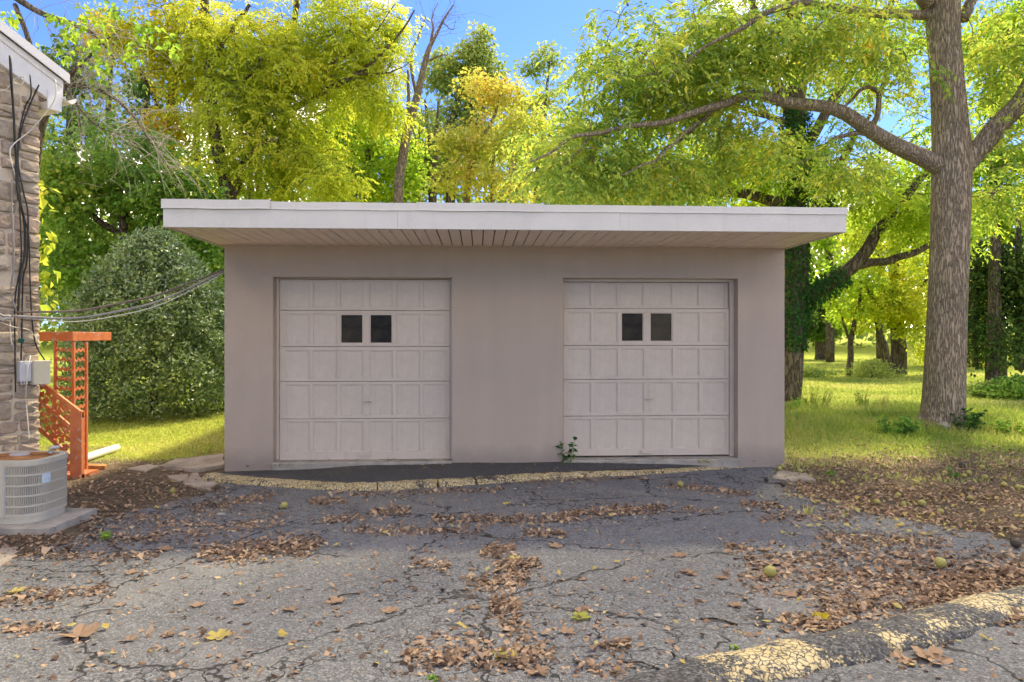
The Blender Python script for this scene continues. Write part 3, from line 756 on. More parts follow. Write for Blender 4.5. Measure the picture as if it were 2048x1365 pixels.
wall_cable('cable', 'cable_white', [(0, 182), (14, 178), (28, 160), (48, 155, -.12), (42, 170, -.1), (25, 165, -.1)], .006, 'white cable looped below the rake board')
wall_cable('cable', 'cable_white', [(20, 640), (22, 680), (30, 700), (44, 725), (60, 712, -.12), (54, 745, -.17), (52, 800), (56, 850), (58, 880)], .0055, 'white cable hanging below the grey box')
wall_cable('cable', 'cable_white', [(0, 645), (30, 655), (60, 662), (80, 690)], .004, 'thin white cable crossing under the overhead bundle')
def utility_box(name, x0, x1, y0, y1, dep, mat, label, lid):
    a = hw(x0, y1, -.02); b = hw(x1, y0, -.02); c = hworld(((a[0]+b[0])/2, -.02, a[2]))
    root = empty(name, tuple(c), label, 'utility box', 'boxes on the stone wall', HA)
    w = (b[0]-a[0])/2; h = b[2]-a[2]
    MB().box(-w, w, -dep, .0, 0, h).build('housing', M[mat], root, bevel=.006)
    if lid:
        MB().box(-w-.006, w+.006, -dep-.012, -dep+.03, -.004, h+.008).build('lid', M[mat], root, bevel=.006)
    else:
        MB().box(-w*.1, w*.9, -dep-.006, -dep-.001, h*.1, h*.9).build('cover', M[mat], root, bevel=.003)
        for k in (-.5, 0, .5): MB().tube([(w*k, -dep*.5, .0), (w*k, -dep*.5, -.03)], .01, 8).build('cable_gland', M['box_grey'], root)
    return root
utility_box('meter_box', 33, 56, 722, 764, .07, 'box_grey', 'small pale grey box on the stone wall full of cable ends', False)
utility_box('junction_box', 57, 88, 722, 769, .10, 'box_beige', 'larger beige junction box at the house corner', True)
gp_ = hw(42, 682, -.08); mb = MB(); mb.box(-.024, .024, -.012, .012, -.024, .024)
o = tag(mb.build('tape_flag', M['green_tape'], origin=(0, 0, 0)), 'green tape wrapped on a cable above the grey box', 'tape'); o.location = tuple(hworld(gp_)); o.rotation_euler = (.2, .3, HA)

# overhead bundle from the house to the garage corner
def span(p0, p1, sag, r, mat, label):
    t_ = np.linspace(0, 1, 30)[:, None]; pts = p0*(1-t_)+p1*t_; pts[:, 2] -= sag*4*(t_*(1-t_))[:, 0]
    pts[:, 2] += .006*np.sin(t_[:, 0]*17)
    mb = MB(); mb.tube(pts, r, 6)
    return tag(mb.build('overhead_cable', M[mat], smooth=True, origin=tuple(p0)), label, 'cable', 'cables between the house and the garage')
hp = hworld(hw(24, 634, -.10))
ge = gw(-.02, .02)
gzt = lambda py: H-(py-HY)/F*8.10
span(hp+[0, 0, .01], np.array([ge[0], ge[1], gzt(541)]), .21, .014, 'cable_grey', 'thick grey cable, lowest of the bundle from house to garage')
span(hp+[0, .05, .05], np.array([ge[0], ge[1], gzt(538)]), .15, .013, 'cable_brown', 'brown weathered cable, uppermost of the bundle from house to garage')
span(hp+[0, .02, -.0], np.array([ge[0], ge[1], gzt(545)]), .24, .006, 'cable_white', 'thin pale wire sagging below the bundle from house to garage')
pb = hworld(hw(-25, 622, -.10))
for k, (dz, r_, mt) in enumerate(((0, .012, 'cable_grey'), (-.05, .009, 'cable_white'), (-.09, .012, 'cable_grey'))):
    span(pb+[0, 0, dz], hp+[0, 0, -.01*k], .01, r_, mt, ('grey cable meeting the bundle on the stone wall, upper', 'pale cable meeting the bundle on the stone wall, middle', 'grey cable meeting the bundle on the stone wall, lower')[k])

# ================================================================== AIR CONDITIONER
M['ac'] = paint('ac_beige', (.52, .485, .40), .10, .45)
M['ac_dark'] = simple('ac_coil', (.17, .155, .135), .8, .2, 12)
M['rust'] = simple('rust', (.36, .16, .06), .9, .35, 14, .4)
M['metal'] = simple('grey_metal', (.45, .45, .44), .5, .15, 10)
M['sticker'] = simple('sticker', (.50, .62, .68), .5, .12, 40)
pad_z = float(gz(-4.2, 5.6))
px0, px1, py0, py1 = -4.62, -3.63, 5.36, 5.98
c0 = ((px0+px1)/2, (py0+py1)/2, pad_z-.02)
pad = MB().box(px0, px1, py0, py1, pad_z-.05, pad_z+.062).build('concrete_pad', M['concrete'], origin=c0, bevel=.01)
tag(pad, 'pale concrete pad under the air conditioner', 'pad')
ax0, ax1, ay0, ay1 = -4.42, -3.80, 5.45, 5.95; az = pad_z+.063
ac = empty('air_conditioner', ((ax0+ax1)/2, (ay0+ay1)/2, az), 'beige outdoor air conditioner unit with rusty top on a concrete pad', 'air conditioner')
def rrect(inset=0., n=10, rad=.17):
    r_ = rad-inset; pts = []
    for cx_, cy_, a0 in ((ax1-rad, ay0+rad, -90), (ax1-rad, ay1-rad, 0), (ax0+rad, ay1-rad, 90), (ax0+rad, ay0+rad, 180)):
        for k in range(n+1):
            a = R(a0+90*k/n); pts.append((cx_+r_*math.cos(a), cy_+r_*math.sin(a)))
    return np.array(pts)
def ring(mb, z0, z1, i0, i1, closed_top=False):
    a = rrect(i0); b = rrect(i1); n_ = len(a); j = np.arange(n_); k = (j+1) % n_
    V = np.vstack([np.c_[a, np.full(n_, z0)], np.c_[a, np.full(n_, z1)], np.c_[b, np.full(n_, z1)], np.c_[b, np.full(n_, z0)]])
    Q = np.vstack([np.stack([j, k, k+n_, j+n_], -1), np.stack([j+n_, k+n_, k+2*n_, j+2*n_], -1), np.stack([j+2*n_, k+2*n_, k+3*n_, j+3*n_], -1), np.stack([j+3*n_, k+3*n_, k, j], -1)])
    return mb.add(V, Q)
OR = tuple(ac.location); AH = .50
mb = MB(); a = rrect(.012); mb.prism(np.c_[a, np.full(len(a), az)], (0, 0, .055)); mb.build('base_pan', M['ac'], ac, origin=OR)
mb = MB(); a = rrect(.03); mb.prism(np.c_[a, np.full(len(a), az+.055)], (0, 0, AH-.075)); mb.build('coil', M['ac_dark'], ac, origin=OR)
zz = np.linspace(az+.055, az+AH-.03, 6)
for k, z_ in enumerate(zz):
    h_ = .022 if k in (0, 5) else .013
    mb = MB(); ring(mb, z_-h_/2+(.011 if k == 0 else 0), z_+h_/2+(.011 if k == 0 else 0), -.002, .03); mb.build('band', M['ac'], ac, origin=OR, smooth=False)
# vertical fins round the casing
per = rrect(0, 40); d_ = np.r_[0, np.cumsum(np.linalg.norm(np.diff(np.vstack([per, per[:1]]), axis=0), axis=1))]
perc = np.vstack([per, per[:1]]); fin = MB()
for s in np.arange(0, d_[-1], .0125):
    p = np.array([np.interp(s, d_, perc[:, 0]), np.interp(s, d_, perc[:, 1])]); q = np.array([np.interp(s+.003, d_, perc[:, 0]), np.interp(s+.003, d_, perc[:, 1])])
    t_ = (q-p)/np.linalg.norm(q-p); n_ = np.array([t_[1], -t_[0]])
    w = t_*.0032; i_ = -n_*.022
    V = [(*(p-w), az+.07), (*(p+w), az+.07), (*(p+w+i_), az+.07), (*(p-w+i_), az+.07)]
    V = V+[(x_, y_, az+AH-.035) for x_, y_, _ in V]
    fin.add(V, [(0, 1, 5, 4), (1, 2, 6, 5), (2, 3, 7, 6), (3, 0, 4, 7)])
tag(fin.build('louvre_fins', M['ac'], ac, origin=OR), kind='stuff')
# service panel at the front left and a seam strip
MB().box(-4.25-.14, -4.055, ay0-.006, ay0+.02, az+.05, az+AH-.03).build('service_panel', M['ac'], ac, origin=OR, bevel=.004)
MB().box(-4.054, -4.046, ay0-.007, ay0+.02, az+.05, az+AH-.03).build('seam_strip', M['metal'], ac, origin=OR)
mb = MB(); ring(mb, az+AH-.03, az+AH+.004, -.008, .05); rim = mb.build('top_rim', M['ac'], ac, origin=OR)
mb = MB(); cx_, cy_ = (ax0+ax1)/2, (ay0+ay1)/2
a = rrect(.05); 
for k in range(12):
    r_ = .05+.017*k; th = np.linspace(0, 2*math.pi, 33); mb.tube(np.c_[cx_+r_*1.1*np.cos(th), cy_+r_*.88*np.sin(th), np.full(33, az+AH-.0+.010*(1-k/12))], .0035, 4, cap=False)
for k in range(8):
    a_ = k*math.pi/4+.2; mb.tube([(cx_+.04*math.cos(a_), cy_+.04*math.sin(a_), az+AH+.012), (cx_+.27*math.cos(a_), cy_+.22*math.sin(a_), az+AH-.008)], .004, 4)
tag(mb.build('fan_guard', M['rust'], ac, origin=OR), 'rusty wire fan guard')
mb = MB(); a = rrect(.045); mb.prism(np.c_[a, np.full(len(a), az+AH-.028)], (0, 0, .012)); tag(mb.build('top_panel', M['rust'], ac, origin=OR), 'rusted top panel')
th = np.linspace(0, 2*math.pi, 25)[:-1]; mb = MB(); mb.prism(np.c_[cx_+.075*np.cos(th), cy_+.06*np.sin(th), np.full(24, az+AH+.012)], (0, 0, .012)); mb.build('fan_hub', M['metal'], ac, origin=OR)
mb = MB(); e0 = np.array([ax1-.14, ay1-.12, az+AH]); mb.tube(smooth_line([e0, e0+[0, 0, .035], e0+[.02, 0, .05], e0+[.07, .01, .055]], 5), .016, 8); mb.build('pipe_elbow', M['metal'], ac, origin=OR, smooth=True)
# sticker wrapped on the curved side
per2 = rrect(-.004, 30); sel = per2[(per2[:, 0] > -3.88) & (per2[:, 1] < 5.68) & (per2[:, 1] > 5.535)]
V = np.array([[(x_, y_, az+.31), (x_, y_, az+.385)] for x_, y_ in sel]); mb = MB(); mb.grid(V, len(sel), 2); mb.build('label_sticker', M['sticker'], ac, origin=OR)

# ================================================================== ORANGE IRON RAILING
def orange():
    m, n, bs = nt('orange_paint'); v = geopos(n)
    c = ramp(n, noise(n, v, 5, 5).outputs[0], [(.3, (.40, .095, .035)), (.7, (.60, .19, .075))])
    f = ramp(n, noise(n, v, 13, 5, .7, .6).outputs[0], [(.58, g3(0)), (.63, g3(1))])
    n.links.new(mixc(n, f, c, (.38, .36, .34)), bs.inputs['Base Color']); bs.inputs['Roughness'].default_value = .6
    bump(n, bs, f, .3, .003); return m
M['orange'] = orange()
RY = 8.02; rx = lambda px, Y=RY: (px-CX)/F*Y; rzz = lambda py, Y=RY: H-(py-HY)/F*Y
rg = float(gz(-5.1, 8))
rail = empty('iron_railing', (rx(147), RY, rg), 'orange ornamental iron corner post and stair railing beside the stone house', 'railing')
RO = tuple(rail.location)
xa, xb = rx(111), rx(147); ztop = rzz(683); zbot = rg
xl_ = xa
for (x_, y_) in ((xa, RY), (xb, RY), (xb, RY+.24)):
    MB().box(x_-.014, x_+.014, y_-.014, y_+.014, zbot, ztop).build('upright', M['orange'], rail, origin=RO)
MB().box(xb-.62, xb+.022, RY-.05, RY+.05, ztop+.001, rzz(664)).build('top_beam', M['orange'], rail, origin=RO, bevel=.005)
MB().box(xb-.05, xb+.024, RY+.051, RY+.72, ztop+.003, rzz(664)-.002).build('top_beam', M['orange'], rail, origin=RO, bevel=.005)
def scallop(mb, p0, p1, half, amp, nw, up, dep=.008, ph=0):
    """flat cast strap from p0 to p1 with wavy edges, thickness along y or x"""
    p0 = np.array(p0, float); p1 = np.array(p1, float); n_ = 6*nw+1; t_ = np.linspace(0, 1, n_); d = (p1-p0); dl = d/np.linalg.norm(d)
    up = np.array(up, float); nrm = np.cross(dl, up); w = half+amp*np.abs(np.sin(math.pi*nw*t_+ph))**1.5*np.sign(np.sin(2*math.pi*nw*t_+.7+ph)*.5+.8)
    c = p0+d*t_[:, None]+up*(.35*amp*np.sin(2*math.pi*nw*t_+ph))[:, None]
    A = c+up*w[:, None]; B = c-up*(half+amp*.7*np.abs(np.cos(math.pi*nw*t_+ph)))[:, None]
    V = np.stack([A-nrm*dep/2, B-nrm*dep/2, B+nrm*dep/2, A+nrm*dep/2, A-nrm*dep/2], 1)
    mb.grid(V, n_, 5)
zs = np.linspace(ztop-.10, zbot+.12, 13)
for k, z_ in enumerate(zs):
    mb = MB(); scallop(mb, (xa+.012, RY, z_), (xb-.012, RY, z_-.01), .006, .020, 3, (0, 0, 1), ph=k*.4); mb.build('ornament_strap', M['orange'], rail, origin=RO)
    mb = MB(); scallop(mb, (xb, RY+.012, z_-.015), (xb, RY+.228, z_-.005), .006, .020, 3, (0, 0, 1), ph=k*.3+1); mb.build('ornament_strap', M['orange'], rail, origin=RO)
# stair rail in front of the post, rising towards the house
SY = 7.86; sx_ = lambda px: rx(px, SY); sz_ = lambda py: rzz(py, SY); zg = float(gz(sx_(155), SY))
MB().box(sx_(143), sx_(166), SY-.03, SY+.03, zg-.02, sz_(822)).build('newel_post', M['orange'], rail, origin=RO, bevel=.004)
def bar(y0_, y1_, th_, nm, x0=40, x1=143):
    f = lambda x: y0_+(y1_-y0_)*(x-78)/(150-78)
    mb = MB(); mb.prism([(sx_(x0), SY-.015, sz_(f(x0))), (sx_(x1), SY-.015, sz_(f(x1))), (sx_(x1), SY-.015, sz_(f(x1)+th_)), (sx_(x0), SY-.015, sz_(f(x0)+th_))], (0, .03, 0)); return mb.build(nm, M['orange'], rail, origin=RO)
bar(758, 813, 11, 'hand_rail', 40, 166); bar(795, 858, 9, 'middle_rail'); bar(851, 917, 10, 'bottom_rail')
def cast(px_, py_, s, rot, mb):
    n_ = 12; th = np.linspace(0, 2*math.pi, n_+1)[:-1]+rot
    rr = s*np.where(np.arange(n_) % 3 == 0, 1.0, np.where(np.arange(n_) % 3 == 1, .55, .66))
    mb.prism(np.c_[sx_(px_)+rr*np.cos(th), np.full(n_, SY-.005), sz_(py_)+rr*np.sin(th)], (0, .01, 0))
for band, (ya, yb) in enumerate(((770, 795), (806, 851))):
    for k, x_ in enumerate(np.arange(52, 143, 13.5)):
        lo = np.interp(x_, (78, 150), ((758, 813), (795, 858))[band])+11; hi = np.interp(x_, (78, 150), ((795, 858), (851, 917))[band])
        nr = 2 if band == 0 else 3
        for q in range(nr):
            mb = MB(); cast(x_+4*((q+k) % 2), lo+(hi-lo)*(q+.5)/nr, .05, k*.7+q*1.1, mb); mb.build('ornament', M['orange'], rail, origin=RO)
for k, (x_, y_) in enumerate(((128, 925), (136, 938), (120, 915), (137, 918), (130, 945))):
    mb = MB(); cast(x_, y_, .045, k, mb); mb.build('ornament', M['orange'], rail, origin=RO)
MB().box(sx_(100), sx_(166), SY-.05, SY+.3, zg-.04, zg+.035).build('foot_plate', M['orange'], rail, origin=RO)

# white post lying on the lawn and a brick
a = G(168, 925); b = G(234, 903); mb = MB(); mb.tube([a+[0, 0, .05], (a+b)/2+[0, 0, .052], b+[0, 0, .05]], .05, 14)
tag(mb.build('white_post', M['white'], smooth=False, origin=tuple((a+b)/2)), 'round white post lying on the ground beside the orange railing', 'post')
a = G(193, 938); o = tag(MB().box(-.1, .1, -.05, .05, 0, .05).build('brick', M['rust'], origin=(0, 0, 0), bevel=.006), 'single red brick lying by the foot of the railing', 'brick'); o.location = tuple(a); o.rotation_euler = (.05, .1, .3)

# ================================================================== VEGETATION
def unit(v): return v/(np.linalg.norm(v, axis=-1, keepdims=True)+1e-9)

def leaf_mesh(name, pos, d, nrm, L, W, off):
    """one kite-shaped, slightly folded leaf per row"""
    n = len(pos); side = unit(np.cross(d, nrm)); nrm = unit(np.cross(side, d)); L = L[:, None]; W = W[:, None]
    mid = pos+d*L*.42
    V = np.stack([pos, mid+side*W*.5+nrm*W*.16, pos+d*L-nrm*L*.08, mid-side*W*.5+nrm*W*.16], 1).reshape(-1, 3)-off
    Q = np.arange(4*n).reshape(-1, 4)
    return mesh_np(name, V, Q)

def sphere_pts(r_, n):
    v = unit(r_.standard_normal((n, 3))); return v*(r_.random(n)**(1/2.4))[:, None]

def spray_pinnate(r_, C, O, per, size, droop=.55):
    """compound leaves: per rachises at each centre, leaflets in pairs"""
    m = len(C)*per; c = np.repeat(C, per, 0); o = np.repeat(O, per, 0)
    c = c+r_.standard_normal((m, 3))*.09
    d = unit(o*.7+r_.standard_normal((m, 3))*np.array([.8, .8, .45])+np.array([0, 0, -.15]))
    RL = size*r_.uniform(3.0, 4.6, m); k = 11
    t = (np.arange(k)//2+1)/((k+1)/2); t = .2+.8*t; sg = np.where(np.arange(k) % 2, 1., -1.); sg[-1] = 0
    up = np.array([0, 0, 1.]); side = unit(np.cross(d, up)+1e-3)
    pos = c[:, None]+d[:, None]*(RL[:, None]*t)[..., None]-up*(droop*RL[:, None]*t**2*.6)[..., None]
    tang = unit(d[:, None]-up*(droop*1.2*t)[None, :, None])
    ld = unit(side[:, None]*sg[None, :, None]+tang*.55-up*.25+r_.standard_normal((m, k, 3))*.22)
    nr = unit(up+r_.standard_normal((m, k, 3))*.35)
    n = m*k; L = size*r_.uniform(.75, 1.2, n); 
    return pos.reshape(-1, 3), ld.reshape(-1, 3), nr.reshape(-1, 3), L, L*r_.uniform(.34, .44, n)

def spray_broad(r_, C, O, per, size, rad=.38, flat=.55, asp=.8):
    m = len(C)*per; c = np.repeat(C, per, 0); o = np.repeat(O, per, 0)
    q = sphere_pts(r_, m)*rad*np.array([1, 1, flat])
    pos = c+q; d = unit(unit(q)*.6+o*.4+r_.standard_normal((m, 3))*.5+np.array([0, 0, -.3]))
    nr = unit(np.array([0, 0, 1.])+r_.standard_normal((m, 3))*.55)
    L = size*r_.uniform(.6, 1.25, m); return pos, d, nr, L, L*asp*r_.uniform(.8, 1.1, m)

def ellipsoids(r_, crowns):
    out = []
    for c in crowns:
        px, py, Y, ex_, ey_, ez_, n = c
        p = P(px, py, Y)+sphere_pts(r_, n)*np.array([ex_, ey_, ez_]); out.append(p)
    return np.vstack(out)

def tree(name, label, limbs, crowns, leaf, size, style='pinnate', per=5, barkm='bark', seed=0, group=None, sides=12, twig=.006, cat='tree', rad=.38, zmin=None, flat=.55, trunkpart='trunk', base=None):
    """limbs: lists of (px, py, Y, radius) - the first one is the trunk; crowns: (px, py, Y, rx, ry, rz, clusters)"""
    r_ = np.random.default_rng(seed)
    mb = MB(); nodes = []
    loc = None
    for li, lb in enumerate(limbs):
        pts = np.array([np.r_[P(a[0], a[1], a[2]), a[3]] for a in lb])
        if li == 0:
            pts[0, 2] = float(gz(pts[0, 0], pts[0, 1]))-.05; loc = pts[0, :3].copy(); loc[2] += .05
        k = 8 if sides > 12 else 5
        pts = smooth_line(pts, k)
        w = np.linspace(0, 1, len(pts)); pts[:, 0] += .02*np.sin(w*19+li+seed)*min(1, pts[0, 3]*8); pts[:, 2] += .015*np.sin(w*23+li*2)*(li > 0)
        mb.tube(pts[:, :3], np.maximum(pts[:, 3], .004), max(5, sides if li == 0 else int(sides*.7)))
        sel = pts[int(len(pts)*(.35 if li == 0 else .15)):, :3]
        nodes.append(sel)
    trunk_mb = mb
    nodes = np.vstack(nodes)
    C = ellipsoids(r_, crowns) if crowns else np.zeros((0, 3))
    if len(C):
        dist = np.min(np.linalg.norm(C[:, None]-nodes[None], axis=2), axis=1)
        C = C[np.argsort(dist)]
        O = np.zeros_like(C); buf = np.zeros((len(nodes)+len(C)*4, 3)); buf[:len(nodes)] = nodes; nn_ = len(nodes)
        tw = MB()
        for i, c in enumerate(C):
            dv = buf[:nn_]-c; dd = np.linalg.norm(dv, axis=1)+.35*np.maximum(0, dv[:, 2])
            j = int(np.argmin(dd)); s = buf[j]; ln = np.linalg.norm(c-s)
            t = np.array([0, .3, .6, .85, 1.])[:, None]
            pts = s*(1-t)+c*t; bend = r_.standard_normal(3)*.10*ln+np.array([0, 0, .10*ln]); pts = pts+bend*(4*t*(1-t))
            O[i] = unit(pts[-1]-pts[-2])
            if ln > .02:
                tw.tube(pts, np.linspace(twig*.9+.012*min(ln, 2.5), twig*.5, 5), 4, cap=False)
            buf[nn_:nn_+4] = pts[1:]; nn_ += 4
    root = empty(name, tuple(loc), label, cat, group)
    trunk_mb.build(trunkpart, M[barkm], root, smooth=True, origin=loc)
    if len(C):
        tag(tw.build('branches', M[barkm], root, smooth=True, origin=loc), kind='stuff')
        if leaf:
            if style == 'pinnate': a = spray_pinnate(r_, C, O, per, size)
            else: a = spray_broad(r_, C, O, per, size, rad, flat)
            link('crown', leaf_mesh('crown', *a, loc), M[leaf], root)
    return root

# ---- the big grey trunk on the lawn edge
YB = 11.8
big = tree('tall_tree', 'tall tree with thick grey furrowed trunk at the lawn edge, limbs reaching over the garage',
    [[(1882, 872, YB, .50), (1881, 850, YB, .385), (1884, 815, YB, .335), (1893, 650, YB, .305), (1902, 480, YB, .30), (1904, 330, YB, .305), (1897, 240, YB, .275), (1890, 120, YB, .25), (1888, 20, YB, .26), (1900, -90, YB, .22), (1915, -260, YB, .18), (1920, -420, YB, .14), (1880, -600, YB, .10), (1860, -800, YB, .05)],
     [(1895, 345, YB, .17), (1850, 318, YB-.05, .15), (1790, 290, YB-.1, .135), (1735, 258, YB-.2, .12), (1690, 228, YB-.3, .11), (1640, 212, YB-.4, .10), (1570, 203, YB-.5, .09), (1505, 190, YB-.6, .08), (1455, 208, YB-.7, .065), (1400, 222, YB-.8, .055), (1330, 243, YB-.9, .048), (1260, 252, YB-1, .04), (1200, 268, YB-1.1, .034), (1145, 275, YB-1.2, .028), (1110, 300, YB-1.3, .02), (1060, 325, YB-1.3, .012)],
     [(1180, 270, YB-1.1, .022), (1160, 300, YB-1, .018), (1130, 330, YB-1, .014), (1090, 370, YB-.9, .008)],
     [(1440, 212, YB-.7, .04), (1410, 235, YB-.5, .032), (1375, 270, YB-.3, .028), (1330, 300, YB-.1, .022), (1300, 340, YB, .015), (1270, 375, YB, .01)],
     [(1400, 240, YB-.5, .03), (1360, 275, YB-.9, .022), (1310, 320, YB-1.2, .016), (1240, 350, YB-1.4, .009)],
     [(1915, 345, YB, .20), (1950, 305, YB, .185), (1990, 262, YB-.1, .17), (2048, 190, YB-.2, .15), (2110, 90, YB-.3, .12), (2170, -60, YB-.4, .07)],
     [(1880, 30, YB, .12), (1845, 32, YB, .085), (1790, 27, YB-.2, .075), (1730, 25, YB-.4, .07), (1660, 15, YB-.6, .06), (1600, 5, YB-.8, .055), (1540, 25, YB-1, .045), (1490, 55, YB-1.1, .035), (1440, 75, YB-1.2, .028), (1390, 110, YB-1.3, .018), (1330, 170, YB-1.4, .01)],
     [(1740, 262, YB-.2, .05), (1755, 225, YB-.2, .046), (1758, 190, YB-.2, .04), (1745, 178, YB-.2, .034), (1720, 180, YB-.3, .03), (1700, 205, YB-.3, .024), (1680, 218, YB-.3, .02)],
     [(1757, 195, YB-.2, .03), (1768, 160, YB-.2, .026), (1780, 120, YB-.2, .022), (1788, 98, YB-.2, .018), (1810, 110, YB-.2, .012), (1815, 140, YB-.2, .008)],
     [(1735, 268, YB-.2, .04), (1690, 270, YB-.1, .036), (1650, 290, YB, .03), (1620, 315, YB, .024), (1560, 340, YB+.1, .014)],
     [(1855, 10, YB-.1, .12), (1830, -40, YB-.3, .1), (1790, -130, YB-.5, .07), (1700, -220, YB-.8, .04)],
     [(1925, 40, YB, .10), (1945, 0, YB, .08), (1990, -80, YB, .05)],
     [(1905, -110, YB, .13), (1800, -270, YB-.2, .11), (1650, -370, YB-.4, .09), (1450, -420, YB-.4, .07), (1280, -400, YB-.2, .05), (1120, -370, YB, .025)],
     [(1918, -400, YB, .10), (2000, -560, YB, .08), (2100, -700, YB, .04)], [(1900, -500, YB, .08), (1750, -620, YB, .06), (1600, -700, YB, .03)]],
    [(1330, 200, 11.7, 2.0, .9, .8, 170), (1180, 285, 11.3, 1.0, .8, .5, 60), (1250, 350, 11.6, 1.6, .9, .38, 105), (1430, 110, 11.5, 1.4, 1.0, .9, 130), (1110, 340, 10.8, .7, .6, .4, 34), (1500, 290, 11.7, .9, .8, .45, 40),
     (1600, 60, 11.0, 1.5, 1.0, .55, 100), (1770, 130, 11.5, .7, .6, .5, 26), (1240, 110, 10.6, .9, .8, .7, 40), (2030, 230, 11.8, .6, .9, 1.6, 60), (1985, 60, 12.0, .6, .9, .8, 36), (2010, 380, 12.2, .6, .8, .5, 26), (1560, -130, 11.0, 3.2, 2.2, 1.0, 80), (1990, -150, 11.5, 1.6, 1.5, 1.0, 40), (1660, 330, 11.4, .7, .6, .4, 26),
     (1820, -620, 11.8, 4.2, 3.4, 2.2, 170), (1460, -430, 11.5, 2.4, 2.4, 1.1, 66), (1170, -380, 11.9, 2.2, 2.2, .9, 46)],
    'l_walnut', .125, 'pinnate', 4, 'bark_big', 5, sides=40, twig=.006)

# ---- ivy-wrapped tree behind the garage corner
YI = 16.8
ivt = tree('spreading_tree', 'spreading tree with leaning limbs and an ivy covered trunk behind the garage corner',
    [[(1570, 818, YI, .36), (1578, 740, YI, .31), (1588, 640, YI, .28), (1592, 560, YI, .27), (1590, 450, YI, .26), (1590, 300, YI, .23), (1592, 150, YI, .2), (1588, 0, YI, .17), (1585, -150, YI, .1)],
     [(1593, 612, YI, .20), (1640, 578, YI-.1, .18), (1700, 540, YI-.3, .165), (1728, 505, YI-.4, .15), (1752, 470, YI-.5, .13), (1775, 440, YI-.5, .12), (1830, 370, YI-.5, .09), (1885, 315, YI-.5, .06), (1930, 270, YI-.5, .03)],
     [(1715, 530, YI-.3, .11), (1760, 524, YI-.5, .095), (1810, 512, YI-.7, .085), (1870, 485, YI-.9, .06), (1930, 450, YI-1, .03)],
     [(1590, 430, YI, .15), (1560, 408, YI, .14), (1500, 390, YI-.2, .125), (1440, 385, YI-.3, .11), (1395, 378, YI-.4, .1), (1370, 390, YI-.4, .075), (1335, 405, YI-.5, .055), (1290, 412, YI-.5, .03)],
     [(1400, 380, YI-.4, .06), (1385, 360, YI-.4, .05), (1375, 345, YI-.4, .035)],
     [(1590, 240, YI, .15), (1562, 190, YI, .14), (1545, 130, YI+.1, .125), (1525, 70, YI+.2, .11), (1505, 10, YI+.3, .09), (1490, -80, YI+.4, .05)],
     [(1592, 330, YI, .13), (1650, 230, YI+.3, .12), (1710, 130, YI+.5, .1), (1770, 30, YI+.8, .08), (1810, -60, YI+1, .05)],
     [(1590, 480, YI, .13), (1640, 420, YI-.1, .12), (1670, 350, YI-.2, .10), (1700, 290, YI-.3, .07), (1740, 230, YI-.4, .04)],
     [(1590, 250, YI, .08), (1480, 215, YI-.3, .06), (1380, 180, YI-.5, .035)]],
    [(1480, 330, 16.5, 1.6, 1.1, .8, 85), (1650, 330, 16.6, 1.5, 1.1, 1.1, 95), (1790, 400, 16.4, 1.2, 1.0, .8, 75), (1440, 120, 16.9, 1.6, 1.3, 1.1, 80), (1690, 120, 17.3, 1.8, 1.3, 1.3, 95), (1340, 350, 16.2, 1.0, .8, .6, 45),
     (1590, 20, 17, 2.0, 1.5, 1.0, 60), (1880, 440, 16, 1.0, .8, .7, 40), (1870, 250, 16.6, 1.0, 1.0, 1.1, 45), (1600, -150, 17, 3.4, 2.4, 1.2, 70), (1340, 220, 17, 1.0, .8, .8, 35)],
    'l_lime', .13, 'pinnate', 5, 'bark', 6, sides=16, twig=.007)

def ivy(name, label, segs, n, seed, size=.085):
    """ivy leaves hugging a trunk given as (px,py,Y,radius)"""
    r_ = np.random.default_rng(seed); S = smooth_line(np.array([np.r_[P(a[0], a[1], a[2]), a[3]] for a in segs]), 10)
    i = r_.integers(0, len(S)-1, n); f = r_.random(n)[:, None]; c = S[i]*(1-f)+S[i+1]*f
    tan = unit(S[i+1, :3]-S[i, :3]); a = np.cross(tan, np.array([.3, 1., .1])); a = unit(a); b = np.cross(tan, a); th = r_.random(n)*2*math.pi
    out = a*np.cos(th)[:, None]+b*np.sin(th)[:, None]
    rr = c[:, 3:4]+r_.random((n, 1))*.09*(1+.8*np.sin(c[:, 2:3]*3+th[:, None]*2))
    pos = c[:, :3]+out*rr; d = unit(np.array([0, 0, -1.])+out*.5+r_.standard_normal((n, 3))*.45); L = size*r_.uniform(.6, 1.3, n)
    loc = S[0, :3]; o = link(name, leaf_mesh(name, pos, d, unit(out+r_.standard_normal((n, 3))*.3), L, L*.85, loc), M['l_ivy'], None, tuple(loc))
    return tag(o, label, 'ivy')
ivy('ivy', 'dark green ivy covering the upright trunk behind the garage corner', [(1583, 700, YI, .27), (1590, 600, YI, .29), (1590, 450, YI, .28), (1590, 330, YI, .25), (1591, 220, YI, .23)], 5200, 1)
ivy('ivy', 'ivy climbing the lower part of the leaning limb', [(1600, 608, YI-.05, .19), (1645, 575, YI-.15, .175), (1690, 545, YI-.3, .16)], 900, 2)
ivy('ivy', 'ivy sleeve on the thin stem rising above the roof', [(1672, 430, YI-.25, .1), (1650, 405, YI-.15, .11), (1640, 420, YI-.1, .12)], 350, 3)

